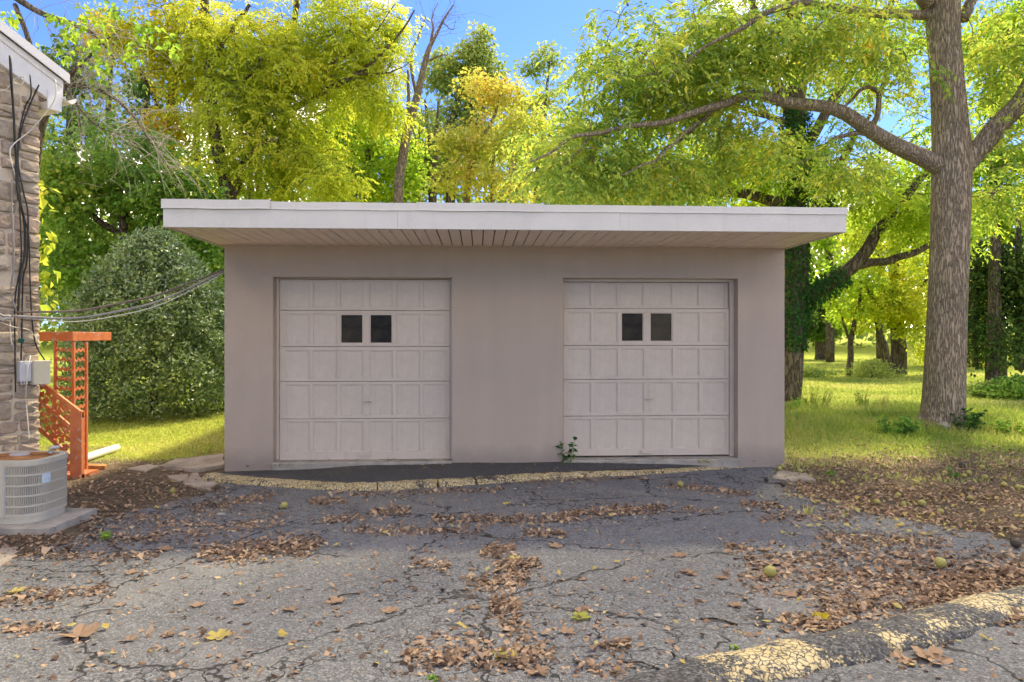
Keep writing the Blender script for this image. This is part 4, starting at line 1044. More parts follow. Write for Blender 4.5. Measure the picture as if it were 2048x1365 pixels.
# ---- yellow-green trees behind the garage on the house side
tree('yellow_tree', 'yellow-green tree with forked dark trunk rising behind the garage roof near the holly',
    [[(462, 800, 18, .24), (457, 400, 18, .20), (440, 330, 18, .17), (428, 240, 18, .15), (415, 120, 18, .13), (410, 0, 18, .11), (405, -160, 18, .06)],
     [(458, 420, 18, .13), (472, 375, 18, .11), (490, 325, 17.8, .09), (520, 292, 17.6, .07), (545, 280, 17.5, .05)],
     [(418, 140, 18, .09), (440, 100, 17.7, .07), (470, 50, 17.5, .055), (500, 10, 17.4, .04)],
     [(425, 220, 18, .05), (470, 180, 17.6, .035), (520, 130, 17.4, .02)]],
    [(430, 130, 18.7, 1.5, 1.2, 1.7, 180), (540, 130, 18.5, 1.2, 1.1, 1.6, 150), (550, 330, 18.4, 1.9, .9, .9, 150), (660, 360, 17.2, .9, .8, .55, 40), (400, 330, 18.6, .7, .8, 1.0, 36), (440, -140, 17.8, 2.2, 1.8, 1.4, 60), (470, 250, 17.2, 1.4, .5, 1.3, 46), (500, 90, 17.2, 1.5, .5, 1.1, 46), (400, 60, 17.2, .8, .4, .8, 20), (490, 230, 18.4, 1.2, .8, .9, 70)],
    'l_yellow', .13, 'pinnate', 5, 'bark_dark', 8, sides=12)
tree('yellow_tree', 'brightest yellow tree beside the bare leaning trunk, branches sweeping up',
    [[(558, 800, 19.5, .20), (561, 385, 19.5, .17), (571, 234, 19.5, .14), (580, 120, 19.5, .11), (600, -60, 19.5, .06)],
     [(575, 225, 19.5, .1), (632, 192, 19.2, .085), (715, 148, 18.8, .07), (755, 114, 18.6, .055), (792, 77, 18.4, .035), (830, 20, 18.2, .02)],
     [(640, 185, 19.2, .06), (657, 135, 19, .05), (685, 114, 18.8, .04), (734, 83, 18.6, .025), (790, 10, 18.5, .012)],
     [(715, 150, 18.8, .035), (780, 145, 18.6, .02), (830, 120, 18.5, .008)]],
    [(640, 130, 19.9, 1.4, 1.0, 1.4, 160), (730, 110, 19.5, 1.3, .9, 1.3, 140), (760, 210, 18.7, .8, .7, .5, 36), (610, 270, 20.2, 1.0, .8, .9, 55), (680, 0, 18.9, 1.7, 1.2, .9, 70), (690, 110, 18.2, 1.6, .4, 1.0, 40), (600, 180, 18.6, 1.0, .4, 1.0, 26), (790, 40, 18.6, .6, .6, .6, 16)],
    'l_yellow', .13, 'pinnate', 5, 'bark', 9, sides=10)
tree('maple_tree', 'low green maple spreading behind the holly bush',
    [[(250, 800, 16, .16), (255, 520, 16, .14), (240, 400, 16, .11), (230, 300, 16, .07)], [(252, 500, 16, .09), (330, 430, 15.8, .06), (380, 400, 15.6, .03)], [(250, 480, 16, .08), (170, 420, 15.8, .06), (120, 380, 15.6, .03)]],
    [(230, 330, 15.8, 1.6, 1.1, 1.0, 90), (330, 400, 15.6, 1.2, .9, .8, 70), (130, 390, 15.6, .9, .9, .9, 55), (140, 520, 15.4, .8, .8, .8, 45), (420, 480, 15.8, .5, .8, 1.0, 40), (400, 620, 15.9, .6, .6, 1.0, 34), (250, 480, 16, 1.2, .8, .7, 40)],
    'l_green', .13, 'broad', 40, 'bark_dark', 10, rad=.36)
tree('orange_tree', 'tree with orange tinged leaves above the green maple',
    [[(330, 800, 18.8, .18), (335, 500, 18.8, .16), (338, 300, 18.8, .13), (345, 180, 18.8, .10), (350, 60, 18.8, .07)], [(338, 260, 18.8, .07), (300, 180, 18.4, .05), (270, 120, 18.2, .03)]],
    [(300, 95, 18.2, 1.1, .9, .65, 55), (345, 140, 18.2, .8, .7, .6, 36), (320, 255, 18, .7, .6, .45, 32), (215, 75, 18.2, .8, .7, .6, 26), (350, 40, 18.4, 1.0, .8, .6, 26)],
    'l_orange', .12, 'broad', 30, 'bark_dark', 11, rad=.36)

# ---- bare twigs hanging past the house eave
def bare_twigs(mb, r_, n, pts, spread, lmin, lmax):
    for _ in range(n):
        i = r_.integers(0, len(pts)); s = pts[i]; d = unit(r_.standard_normal(3)*np.array([1, .6, .8])+spread); ln = r_.uniform(lmin, lmax)
        t = np.linspace(0, 1, 6)[:, None]; q = s+d*ln*t+np.array([0, 0, -.25*ln])*t**2+np.cumsum(r_.standard_normal((6, 3))*.03*ln, 0)*(t > 0)
        mb.tube(q, np.linspace(.007, .002, 6), 4, cap=False)
        for k in range(2):
            s2 = q[r_.integers(2, 6)]; d2 = unit(d+r_.standard_normal(3)*.7); l2 = ln*r_.uniform(.25, .5); t2 = np.linspace(0, 1, 4)[:, None]
            mb.tube(s2+d2*l2*t2+np.array([0, 0, -.2*l2])*t2**2, np.linspace(.004, .0015, 4), 3, cap=False)
r_ = np.random.default_rng(40); bl = []; YW = 12.5
for lb in ([(40, 800, YW+.3, .17), (50, 500, YW+.3, .15), (70, 300, YW+.2, .11), (100, 200, YW+.1, .07), (127, 172, YW, .05), (187, 178, YW, .036), (233, 200, YW-.1, .026), (275, 245, YW-.2, .018), (300, 283, YW-.2, .012), (335, 330, YW-.2, .006)],
           [(120, 175, YW, .045), (150, 140, YW, .036), (172, 122, YW, .028), (200, 90, YW+.2, .02), (240, 60, YW+.3, .012)],
           [(126, 174, YW, .03), (150, 205, YW-.1, .022), (190, 250, YW-.2, .014), (240, 270, YW-.3, .006)],
           [(90, 230, YW+.1, .06), (60, 90, YW+.6, .05), (30, 10, YW+.8, .045)],
           [(10, -20, YW+.8, .07), (50, 8, YW+.8, .06), (90, 30, YW+.8, .052), (150, 50, YW+.7, .045), (195, 75, YW+.6, .032), (230, 120, YW+.5, .016)]):
    bl.append(smooth_line(np.array([np.r_[P(*a[:3]), a[3]] for a in lb]), 5))
mbt = MB(); 
bl[0][0, 2] = float(gz(bl[0][0, 0], bl[0][0, 1]))
loc = bl[0][0, :3].copy()
for b in bl: mbt.tube(b[:, :3], b[:, 3], 8)
root = empty('bare_tree', tuple(loc), 'leafless grey twigs of a dying tree behind the house eave', 'tree')
mbt.build('trunk', M['bark'], root, smooth=True, origin=loc)
mt = MB(); pts = np.vstack([bl[0][22:, :3], bl[1][:, :3], bl[2][:, :3], bl[4][8:, :3]]); bare_twigs(mt, r_, 210, pts, np.array([.55, 0, -.25]), .35, 1.3)
mt.build('twigs', M['twig_grey'], root, smooth=True, origin=loc)
C = np.vstack([P(30, 45, YW)+sphere_pts(r_, 3)*.15, P(120, 40, YW)+sphere_pts(r_, 6)*.3, P(200, 110, YW)+sphere_pts(r_, 14)*.7, P(300, 60, YW)+sphere_pts(r_, 8)*.6, P(225, 60, YW)+sphere_pts(r_, 8)*.6])
a = spray_broad(r_, C, np.tile([0, 0, -1.], (len(C), 1)), 9, .13, .16, .8)
link('crown', leaf_mesh('crown', *a, loc), M['l_lime'], root)

# ---- leaning dead tree and slender woods trees behind the roof
root = tree('dead_tree', 'bare leaning dead tree with forked top against the blue sky',
    [[(795, 800, 20, .17), (795, 405, 20, .15), (806, 320, 20, .14), (818, 250, 20, .125), (838, 175, 20, .10), (857, 105, 20, .075), (866, 80, 20, .05), (885, 45, 20, .035), (908, 10, 20, .018)],
     [(858, 104, 20, .05), (866, 60, 20.1, .035), (864, 35, 20.2, .02), (876, 5, 20.2, .01)], [(832, 190, 20, .05), (822, 120, 20.2, .04), (838, 70, 20.3, .03), (851, 35, 20.4, .015)],
     [(850, 125, 20, .04), (880, 112, 19.8, .025), (900, 110, 19.7, .01)], [(815, 262, 20, .06), (817, 200, 19.6, .05), (816, 140, 19.4, .03)], [(885, 45, 20, .02), (905, 60, 20, .012), (912, 40, 20, .005)]],
    [], None, .1, barkm='bark_pale', seed=12, sides=10)
r_ = np.random.default_rng(41); mt = MB(); pts = np.array([P(x, y, 20) for x, y in ((866, 60), (880, 50), (895, 30), (851, 40), (840, 65), (872, 70), (905, 15))]); bare_twigs(mt, r_, 26, pts, np.array([.3, 0, .9]), .5, 1.5)
mt.build('twigs', M['bark_pale'], root, smooth=True, origin=np.array(root.location))
tree('slender_tree', 'slender forked tree with fresh green leaves just behind the bare leaning tree',
    [[(735, 800, 24, .2), (735, 400, 24, .17), (742, 290, 24, .14), (749, 212, 24, .12)], [(749, 215, 24, .1), (738, 190, 24, .09), (722, 170, 24, .06)], [(749, 215, 24, .09), (760, 190, 24, .07), (765, 120, 24, .04)]],
    [(770, 330, 23.6, 1.6, 1.0, 1.4, 60), (720, 240, 24, 1.5, 1.0, 1.2, 45), (740, 380, 23, 1.2, .8, .8, 34)], 'l_lime', .17, 'broad', 34, 'bark', 13, rad=.5, sides=8)
tree('dark_tree', 'dark green tree standing between the yellow trees behind the roof',
    [[(690, 800, 27, .2), (692, 380, 27, .18), (672, 250, 27, .13), (668, 150, 27, .08)]],
    [(690, 300, 27.5, 2.0, 1.0, 2.2, 80), (620, 330, 27.5, 2.0, 1.2, 1.8, 60), (800, 330, 30, 1.5, 1.0, 2.0, 50)], 'l_dark', .22, 'broad', 30, 'bark_dark', 14, rad=.55, sides=8)
tree('oak_tree', 'tall olive green tree top standing highest against the blue sky',
    [[(905, 800, 30, .24), (900, 400, 30, .2), (905, 250, 30, .16), (930, 150, 30, .1), (955, 80, 30, .05)], [(860, 800, 30.5, .1), (862, 400, 30.5, .12), (855, 260, 30.5, .1), (850, 200, 30.5, .05)]],
    [(940, 150, 30, 1.2, 1.0, 1.6, 80), (958, 90, 30, .5, .6, .9, 18), (880, 150, 30, .9, .9, 1.1, 34), (920, 230, 30.3, 1.6, 1.0, 1.3, 55), (990, 180, 30.3, .6, .8, 1.2, 20), (870, 330, 30.5, 2.0, 1.0, 1.8, 80), (980, 330, 31, 2.0, 1.0, 1.8, 80)],
    'l_olive', .19, 'broad', 36, 'bark', 15, rad=.5, sides=8)
tree('golden_tree', 'small golden yellow tree tinged orange beyond the middle of the roof',
    [[(930, 800, 22, .13), (933, 400, 22, .11), (945, 330, 22, .09), (960, 285, 22, .07), (985, 240, 22, .05), (1000, 190, 22, .03)], [(985, 800, 22, .08), (985, 400, 22, .06), (985, 330, 22, .05), (1010, 260, 22, .03)], [(945, 325, 22, .04), (915, 290, 21.8, .03), (890, 275, 21.7, .015)]],
    [(1000, 190, 22, .95, .7, .6, 46), (960, 170, 22, .6, .6, .35, 20), (970, 290, 21.8, 1.3, .8, .8, 70), (895, 285, 21.6, .55, .6, .35, 18), (930, 350, 21.6, 1.2, .8, .6, 42), (1050, 270, 22, 1.0, .8, 1.0, 40), (1010, 370, 21.5, 1.2, .8, .5, 30)],
    'l_gold', .125, 'broad', 30, 'bark_pale', 16, rad=.6, flat=.4, sides=8)
tree('sparse_tree', 'sparse airy tree top left of the overhanging walnut limb against the sky',
    [[(1075, 800, 31, .2), (1075, 400, 31, .16), (1085, 250, 31, .1), (1100, 120, 31, .04)], [(1080, 300, 31, .08), (1130, 220, 31, .05), (1170, 180, 31, .02)]],
    [(1095, 115, 31, .7, .7, .7, 14), (1060, 130, 31, .7, .6, .4, 9), (1085, 200, 31, 1.0, .8, .8, 24), (1150, 260, 31, 1.6, 1.0, .9, 34), (1090, 340, 31, 2.0, 1.0, 1.4, 50), (1200, 350, 31, 2.0, 1.0, 1.2, 45)],
    'l_olive', .19, 'broad', 30, 'bark', 17, rad=.5, sides=8)
tree('woods_tree', 'grey green tree filling the woods behind the roof end',
    [[(1330, 800, 33, .2), (1330, 400, 33, .16), (1345, 250, 33, .1), (1350, 120, 33, .05)]],
    [(1330, 330, 33, 2.6, 1.2, 1.6, 60), (1450, 350, 33, 2.2, 1.2, 1.6, 55), (1240, 390, 32, 2.2, 1.2, .9, 40), (1560, 340, 34, 2.0, 1.2, 1.8, 45)], 'l_lime', .20, 'broad', 32, 'bark', 18, rad=.55, sides=8)

for k, (px, Y, top, wd, lm, lab) in enumerate(((840, 36, 190, 2.2, 'l_olive', 'pale tree of the wood right behind the bare leaning tree'), (1035, 38, 200, 2.4, 'l_lime', 'pale lime tree of the wood beyond the golden tree'), (1160, 40, 270, 2.6, 'l_olive', 'pale tree of the wood under the sparse tree top'),
        (1260, 42, 260, 2.6, 'l_lime', 'lime tree of the wood beneath the walnut limb'), (1420, 44, 200, 3.0, 'l_olive', 'olive tree of the wood behind the leaning roof limb'), (720, 38, 130, 2.6, 'l_green', 'green tree of the wood behind the brightest yellow tree'), (1510, 40, 260, 2.4, 'l_lime', 'lime tree of the wood beside the ivy trunk'))):
    s = Y/F
    tree('woods_tree', lab, [[(px, 780, Y, .17), (px+5, 500, Y, .15), (px-8, 330, Y, .12), (px+4, top+30, Y, .05)]],
         [(px, top+60, Y, wd*.6, 1.0, 60*s, 26), (px+10, top+150, Y, wd, 1.2, 90*s, 50), (px-10, 420, Y, wd*1.1, 1.2, 80*s, 44)], lm, .24, 'broad', 30, 'bark_pale', 150+k, 'pale trees of the wood behind the roof', 8, rad=.6)

for k, (px, lean, Y, top, lab) in enumerate(((657, -6, 25, 120, 'slim straight trunk of the wood left of the slender forked tree'), (706, -28, 26, 150, 'slim trunk of the wood leaning towards the house behind the roof'), (1022, 10, 25, 210, 'slim grey trunk of the wood beyond the golden tree'), (1048, 22, 27, 240, 'slim grey trunk leaning under the sparse tree top'), (868, 8, 28, 200, 'slim dark trunk between the bare leaning tree and the olive tree'), (500, 4, 23, 140, 'slim dark trunk between the two yellow trees'))):
    tree('slim_tree', lab, [[(px-lean*.6, 780, Y, .13), (px, 400, Y, .11), (px+lean*.4, 300, Y, .09), (px+lean, top, Y, .03)], [(px+lean*.3, 320, Y, .04), (px+lean*.3+20, 260, Y, .03), (px+lean*.3+34, 200, Y, .012)]],
         [(px+lean, top+30, Y+.5, 1.0, .8, .9, 14), (px+lean*.4+14, 290, Y+.7, 1.2, .7, 1.0, 12)], ('l_lime', 'l_green', 'l_gold', 'l_lime', 'l_olive', 'l_yellow')[k], .15, 'broad', 26, 'bark_pale' if k in (2, 3) else 'bark', 200+k, 'slim trees of the wood behind the roof', 8, rad=.5)

# ---- dense dark trees of the wood on the house side
for k, (px, Y, top, wd, lm, lab) in enumerate(((150, 24, 40, 1.5, 'l_dark', 'dark tree of the wood seen between house eave and maple'), (300, 28, 60, 1.9, 'l_dark', 'dark tree of the wood behind the orange tinged leaves'), (400, 31, 60, 1.9, 'l_green', 'green tree of the wood behind the forked yellow tree'),
        (520, 33, 150, 2.0, 'l_green', 'green tree of the wood between the two yellow trees'), (60, 27, 60, 2.2, 'l_olive', 'pale olive tree of the wood above the house roof'), (225, 36, -30, 2.4, 'l_olive', 'tall olive tree of the wood behind the bare twigs'))):
    s = Y/F
    tree('woods_tree', lab, [[(px, 800, Y, .22), (px+5, 500, Y, .2), (px-8, 250, Y, .15), (px+4, top+40, Y, .06)]],
         [(px, top+110, Y, wd*.75, 1.0, 110*s, 36), (px+10, top+280, Y, wd, 1.2, 150*s, 62), (px-10, 520, Y, wd, 1.2, 130*s, 46)], lm, .21, 'broad', 30, 'bark_dark', 50+k, 'trees of the wood on the house side', 8, rad=.55)

# ---- trees over the lawn on the far side
tree('yellow_tree', 'yellow leaved tree at the far edge of the lawn beside the grey trunk',
    [[(1797, 738, 28, .34), (1797, 700, 28, .3), (1795, 640, 28, .25), (1790, 540, 28, .18), (1785, 440, 28, .1)], [(1795, 660, 28, .15), (1750, 600, 27.5, .1), (1720, 560, 27, .05)], [(1795, 640, 28, .14), (1840, 580, 27.5, .09), (1870, 540, 27, .04)]],
    [(1790, 560, 27.5, 1.4, 1.2, 1.6, 75), (1760, 630, 27, 1.3, 1.0, .9, 42), (1830, 620, 27, .9, 1.0, 1.3, 42), (1760, 470, 27.5, 1.6, 1.2, 1.2, 50), (1850, 700, 27.4, .6, .6, .5, 12)], 'l_yellow', .15, 'broad', 36, 'bark_dark', 22, rad=.45, sides=10)
tree('lawn_sapling', 'slim young tree standing alone in the middle of the lawn',
    [[(1699, 747, 27, .13), (1701, 700, 27, .115), (1704, 665, 27, .10), (1716, 620, 27, .085), (1722, 570, 27, .05)], [(1702, 690, 27, .06), (1690, 655, 27, .05), (1680, 620, 27, .025)]],
    [(1700, 560, 27, 1.3, 1.1, .8, 46), (1690, 620, 27, 1.0, .9, .3, 14), (1650, 590, 27, .8, .8, .5, 18)], 'l_lime', .15, 'broad', 28, 'bark_dark', 23, rad=.45, sides=8)
tree('lawn_tree', 'round dark tree at the far end of the lawn nearest the garage corner',
    [[(1643, 714, 44, .45), (1643, 690, 44, .4), (1640, 650, 44, .3), (1638, 600, 44, .15)]],
    [(1636, 655, 43.5, 1.3, 1.2, .8, 40), (1650, 625, 44, 1.8, 1.3, .9, 40)], 'l_dark', .28, 'broad', 30, 'bark_dark', 24, rad=.55, sides=8)
tree('leaning_tree', 'short leaning trunk under yellow leaves at the lawn edge',
    [[(1776, 728, 30, .22), (1768, 700, 30, .2), (1760, 670, 30, .17), (1750, 620, 30, .1)]], [(1745, 600, 30, 1.5, 1.2, .9, 40), (1700, 640, 31, 1.2, 1.0, .5, 18)], 'l_lime', .19, 'broad', 30, 'bark_dark', 25, rad=.5, sides=8)
tree('evergreen_tree', 'drooping dark evergreen mass at the far side of the grey trunk',
    [[(1985, 748, 20, .22), (1988, 640, 20, .19), (1990, 500, 20, .14), (1985, 380, 20, .07)], [(1950, 735, 21, .1), (1952, 600, 21, .1), (1960, 480, 21, .06)], [(2040, 740, 20.5, .14), (2040, 560, 20.5, .12), (2035, 430, 20.5, .06)]],
    [(1985, 560, 20.5, .9, .9, 1.1, 34), (2055, 590, 20, .6, .9, 1.5, 34), (1940, 580, 21.5, .5, .7, 1.3, 22), (2010, 690, 19.6, 1.0, .9, .35, 14), (2110, 560, 20, .9, .9, 1.8, 30), (1965, 660, 20.6, .25, .4, .7, 12)], 'l_deep', .14, 'broad', 60, 'bark_dark', 26, rad=.46, flat=1.7, sides=10)
tree('lime_tree', 'sunlit lime green tree above the dark evergreen',
    [[(2000, 760, 23, .2), (1995, 500, 23, .18), (1990, 350, 23, .14), (1985, 200, 23, .09), (1990, 40, 23, .05)]],
    [(1985, 430, 22.5, 1.4, 1.1, .9, 60), (2040, 350, 22.5, 1.3, 1.1, 1.2, 55), (1960, 330, 23, .9, 1.0, 1.1, 40), (2020, 200, 23, 1.5, 1.2, 1.2, 70), (1975, 90, 23, 1.2, 1.2, 1.3, 60), (2040, 60, 23, 1.2, 1.2, 1.2, 50), (1800, 60, 23.5, 1.2, 1.0, 1.0, 34), (2110, 420, 22.5, 1.2, 1.0, 1.5, 40)], 'l_lime', .16, 'broad', 40, 'bark_dark', 27, rad=.45, sides=8)
for k, (px, Y, top, lm, lab) in enumerate(((1660, 40, 330, 'l_lime', 'bright tree of the far wood behind the leaning ivy limb'), (1860, 38, 300, 'l_lime', 'bright tree of the far wood just behind the grey trunk'), (1760, 46, 250, 'l_olive', 'olive tree of the far wood between the leaning limb and the grey trunk'), (1930, 34, 520, 'l_yellow', 'low yellow tree of the far wood beside the grey trunk foot'))):
    s = Y/F
    tree('woods_tree', lab, [[(px, 720, Y, .25), (px, 560, Y, .22), (px-6, 420, Y, .15), (px, top+30, Y, .06)]],
         [(px, top+90, Y, 2.0, 1.3, 90*s, 36), (px+10, top+200, Y, 2.6, 1.4, 110*s, 56)], lm, .26, 'broad', 30, 'bark_dark', 70+k, 'trees of the far wood beyond the lawn', 8, rad=.62)

# ---- holly bush
def bush(name, label, px, py0, py1, Y, wpx, n, leaf, size, seed, cat='bush', pw=.75, group=None, rag=1.0):
    r_ = np.random.default_rng(seed); b = P(px, py0, Y); b[2] = float(gz(b[0], b[1])); hgt = (py0-py1)/F*Y; rad = wpx/2/F*Y
    t = r_.random(n)**.9; th = r_.random(n)*2*math.pi
    prof = np.where(t < .25, .86+.14*np.sin(t/.25*math.pi/2), (1-((t-.25)/.75)**2.0)**pw)
    lump = 1+.12*np.sin(5*th+9*t+seed)+.10*np.sin(3*th-14*t)+.07*np.sin(11*th+23*t)+.05*np.sin(17*th-31*t)+.12*(r_.random(n) < .03)*r_.random(n)
    lump = 1+(lump-1)*rag*(2.2 if pw < .7 else 1)
    dep = 1-(.42 if pw > .7 else .8)*r_.random(n)**1.8
    rr = rad*prof*lump*dep; out = np.stack([np.cos(th), np.sin(th), .25+.9*t], -1)
    pos = b+np.stack([rr*np.cos(th), rr*np.sin(th), hgt*(.02+.98*t*(.93+.07*lump)*(1 if pw > .7 else r_.uniform(.55, 1.15, n)))], -1)+r_.standard_normal((n, 3))*.03
    if pw > .7:      # leaves gathered on shoots of uneven length
        m = max(40, n//95); k = r_.integers(0, m, n); ck = r_.integers(0, n, m)
        rr_ = rad*prof[ck]*(.74+.30*r_.random(m)); cc = b+np.stack([rr_*np.cos(th[ck]), rr_*np.sin(th[ck]), hgt*(.03+.93*t[ck])], -1)
        oc = unit(np.stack([np.cos(th[ck]), np.sin(th[ck]), .5+.9*t[ck]], -1)); f = r_.random((n, 1))
        pos2 = cc[k]+oc[k]*(f*.34-.12)*(rad/1.4+.3)+r_.standard_normal((n, 3))*(.105-.06*f)*(rad/1.4+.2)
        pos = np.where((r_.random(n) < .72)[:, None], pos2, pos)
        pos[:, 2] = np.maximum(pos[:, 2], b[2]+.02)
    d = unit(unit(out)*.7+r_.standard_normal((n, 3))*.6); nr = unit(out+r_.standard_normal((n, 3))*.6); L = size*r_.uniform(.6, 1.3, n)
    root = empty(name, tuple(b), label, cat, group)
    mb = MB(); mb.tube([b, b+[0, 0, hgt*.5], b+[.03, 0, hgt*.93]], [rad*.06, rad*.04, .006], 7); mb.build('stem', M['bark_dark'], root, origin=b)
    link('foliage', leaf_mesh('foliage', pos, d, nr, L, L*.58, b), M[leaf], root)
    return root
bush('holly_bush', 'dense cone shaped dark holly bush on the lawn beside the garage', 308, 832, 474, 13.6, 285, 62000, 'l_holly', .075, 3)
bush('shrub', 'dark shrub squeezed between the holly and the garage wall', 432, 815, 560, 15.0, 110, 12000, 'l_green', .10, 4)
bush('shrub', 'grey green shrub under the trees at the far lawn edge', 1745, 738, 706, 26, 90, 1500, 'l_olive', .11, 5, pw=.5)
bush('shrub', 'low shrub on the lawn edge beside the far dark tree', 1620, 740, 722, 26, 80, 1800, 'l_olive', .10, 6, pw=.5)
bush('shrub', 'leafy shrub at the picture edge beyond the grey trunk', 2035, 792, 752, 17, 110, 2600, 'l_green', .10, 7, pw=.5)
bush('shrub', 'pale flowering shrub between the grey trunk and the leafy shrub', 1968, 790, 762, 17.5, 70, 1600, 'l_olive', .08, 8, pw=.5)

# ---- leafy weeds: stems with blades or leaves
def weed(name, label, px, py, hpx, wpx, n, leaf, size, seed, group=None, blades=True, base=None):
    r_ = np.random.default_rng(seed); b = G(px, py) if base is None else np.array(base); Y = b[1]; h = hpx/F*Y; w = wpx/2/F*Y
    th = r_.random(n)*2*math.pi; rr = w*np.sqrt(r_.random(n)); p0 = b+np.stack([rr*.55*np.cos(th), rr*.55*np.sin(th), np.zeros(n)], -1)
    tip = b+np.stack([rr*np.cos(th), rr*np.sin(th), h*r_.uniform(.35, 1.0, n)], -1)
    root = empty(name, tuple(b), label, 'plant', group)
    if blades:
        d = tip-p0; L = np.linalg.norm(d, axis=1); link('blades', leaf_mesh('blades', p0, unit(d), unit(r_.standard_normal((n, 3))), L, np.full(n, size)*r_.uniform(.6, 1.3, n), b), M[leaf], root)
    else:
        mb = MB(); m = max(4, n//9)
        for i in range(m): mb.tube([p0[i], (p0[i]+tip[i])/2+r_.standard_normal(3)*.02*h, tip[i]], [.006, .004, .002], 4, cap=False)
        mb.build('stems', M['l_green'], root, origin=b)
        k = r_.integers(0, m, n); f = r_.uniform(.25, 1, n)[:, None]; pos = p0[k]*(1-f)+tip[k]*f
        d = unit(r_.standard_normal((n, 3))*np.array([1, 1, .4])); L = size*r_.uniform(.6, 1.25, n)
        link('leaves', leaf_mesh('leaves', pos, d, unit(np.array([0, 0, 1.])+r_.standard_normal((n, 3))*.4), L, L*.75, b), M[leaf], root)
    return root
weed('weed', 'small green weed growing at the foot of the second garage door', 0, 0, 48, 34, 34, 'l_ivy', .075, 1, None, False, gw(fac(1132, 0)[0], -.05, -.03))
weed('grass_tuft', 'green grass tuft sprouting from the asphalt among dry leaves', 1615, 1032, 28, 34, 16, 'l_grass', .008, 2)
weed('weed', 'tiny green sprout on the asphalt beside the grass tuft', 1690, 1034, 14, 16, 14, 'l_grass', .02, 3, None, False)
weed('weed', 'tiny sprout in the crack behind the near berm', 1466, 1302, 16, 20, 18, 'l_lime', .016, 4, None, False)
weed('weed', 'small bright green sprout at the edge of the nearest leaf pile', 868, 1362, 14, 26, 30, 'l_green', .022, 5, None, False)
weed('weed', 'low broad weed in the asphalt in front of the air conditioner pad', 212, 1082, 14, 44, 26, 'l_green', .05, 6, None, False)
weed('weed', 'bushy tall weed on the lawn just past the ivy trunk', 1632, 815, 52, 74, 420, 'l_straw', .05, 7, None, False)
weed('weed', 'slender weed with pale flower heads on the lawn before the sapling', 1725, 812, 36, 34, 160, 'l_olive', .05, 8, None, False)
weed('weed', 'broad leaved dark plant in long grass before the grey trunk', 1790, 870, 42, 86, 260, 'l_green', .09, 9, None, False)
weed('weed', 'dark leaved creeper at the foot of the grey trunk', 1920, 862, 44, 80, 170, 'l_ivy', .11, 10, None, False)
weed('weed', 'leafy weed patch at the picture edge past the grey trunk', 2010, 868, 30, 90, 200, 'l_green', .09, 11, None, False)
weed('weed', 'little clover patch in the leaf litter beside the pale slab', 1660, 952, 14, 30, 40, 'l_green', .035, 12, None, False)
weed('weed', 'lone weed in the litter under the grey trunk', 1905, 955, 16, 26, 40, 'l_green', .04, 13, None, False)
weed('grass_tuft', 'reddish dry grass tuft in the long grass before the grey trunk', 1765, 815, 34, 30, 60, 'l_straw', .012, 14)
weed('weed', 'leafy seedling growing beside the ivy trunk foot', 1592, 765, 30, 40, 60, 'l_green', .09, 15, None, False, P(1592, 765, 14.5)*[1, 1, 0]+[0, 0, -.09])

# vine with large yellow leaves at the house corner
r_ = np.random.default_rng(77); C = np.array([hworld(hw(x, y, .05)) for x, y in ((90, 390), (92, 420), (93, 470), (95, 500), (94, 530), (98, 560), (93, 590))])+r_.standard_normal((7, 3))*.02
a = spray_broad(r_, C, np.tile([0, 0, -1.], (7, 1)), 7, .12, .08, 1.2); o = link('vine', leaf_mesh('vine', *a, C[-1]), M['l_yellow'], None, tuple(C[-1])); tag(o, 'vine with large yellow leaves hanging at the stone house corner', 'vine')

# ---- far wood as one mass
r_ = np.random.default_rng(90); n = 60000
x = r_.uniform(-75, 75, n); y = r_.uniform(58, 74, n); top = 13.5+2.6*np.sin(x*.21)+1.8*np.sin(x*.53+1)+1.2*np.sin(x*1.3)-4.0*np.exp(-((x-6)/7)**2)
z = gz(x, y)+top*(r_.random(n)**.8)
pos = np.stack([x, y, z], -1); d = unit(r_.standard_normal((n, 3))); L = r_.uniform(.3, .8, n)
o = link('far_wood', leaf_mesh('far_wood', pos, d, unit(r_.standard_normal((n, 3))), L, L*.8, np.zeros(3)), M['l_olive']); tag(o, 'distant wood closing the view behind the lawn', kind='stuff')  # light olive leaves carry the distance haze in their colour

# ---- lawn and long grass
def grass(name, label, n, xr_, yr_, hfun, mat, seed, wk=.0009, keep=None):
    r_ = np.random.default_rng(seed); u_ = r_.random(n)
    y = yr_[0]*(yr_[1]/yr_[0])**u_; x = r_.uniform(0, 1, n); x = xr_[0](y)+(xr_[1](y)-xr_[0](y))*x
    if keep is not None: k = keep(x, y, r_); x, y = x[k], y[k]
    n = len(x); h = hfun(x, y, r_); z = gz(x, y)-.008; w = wk*y*r_.uniform(.7, 1.5, n)
    a = r_.random(n)*2*math.pi; lx = np.cos(a)*w; ly = np.sin(a)*w; b = r_.random(n)*2*math.pi; ln = h*r_.uniform(.15, .9, n)
    V = np.stack([np.stack([x-lx, y-ly, z], -1), np.stack([x+lx, y+ly, z], -1), np.stack([x+np.cos(b)*ln, y+np.sin(b)*ln, z+h], -1)], 1).reshape(-1, 3)
    o = link(name, mesh_np(name, V, None, np.arange(3*n).reshape(-1, 3)), M[mat]); return tag(o, label, kind='stuff')
inside = lambda x, y: ((np.stack([x, y], -1)-GA)@GD > -.06) & ((np.stack([x, y], -1)-GA)@GD < GW+.06) & ((np.stack([x, y], -1)-GA)@GN > -.06) & ((np.stack([x, y], -1)-GA)@GN < DEP+.1)
inhouse = lambda x, y: ((np.stack([x, y], -1)-HC)@HD < .0) & ((np.stack([x, y], -1)-HC)@HN > -.05)
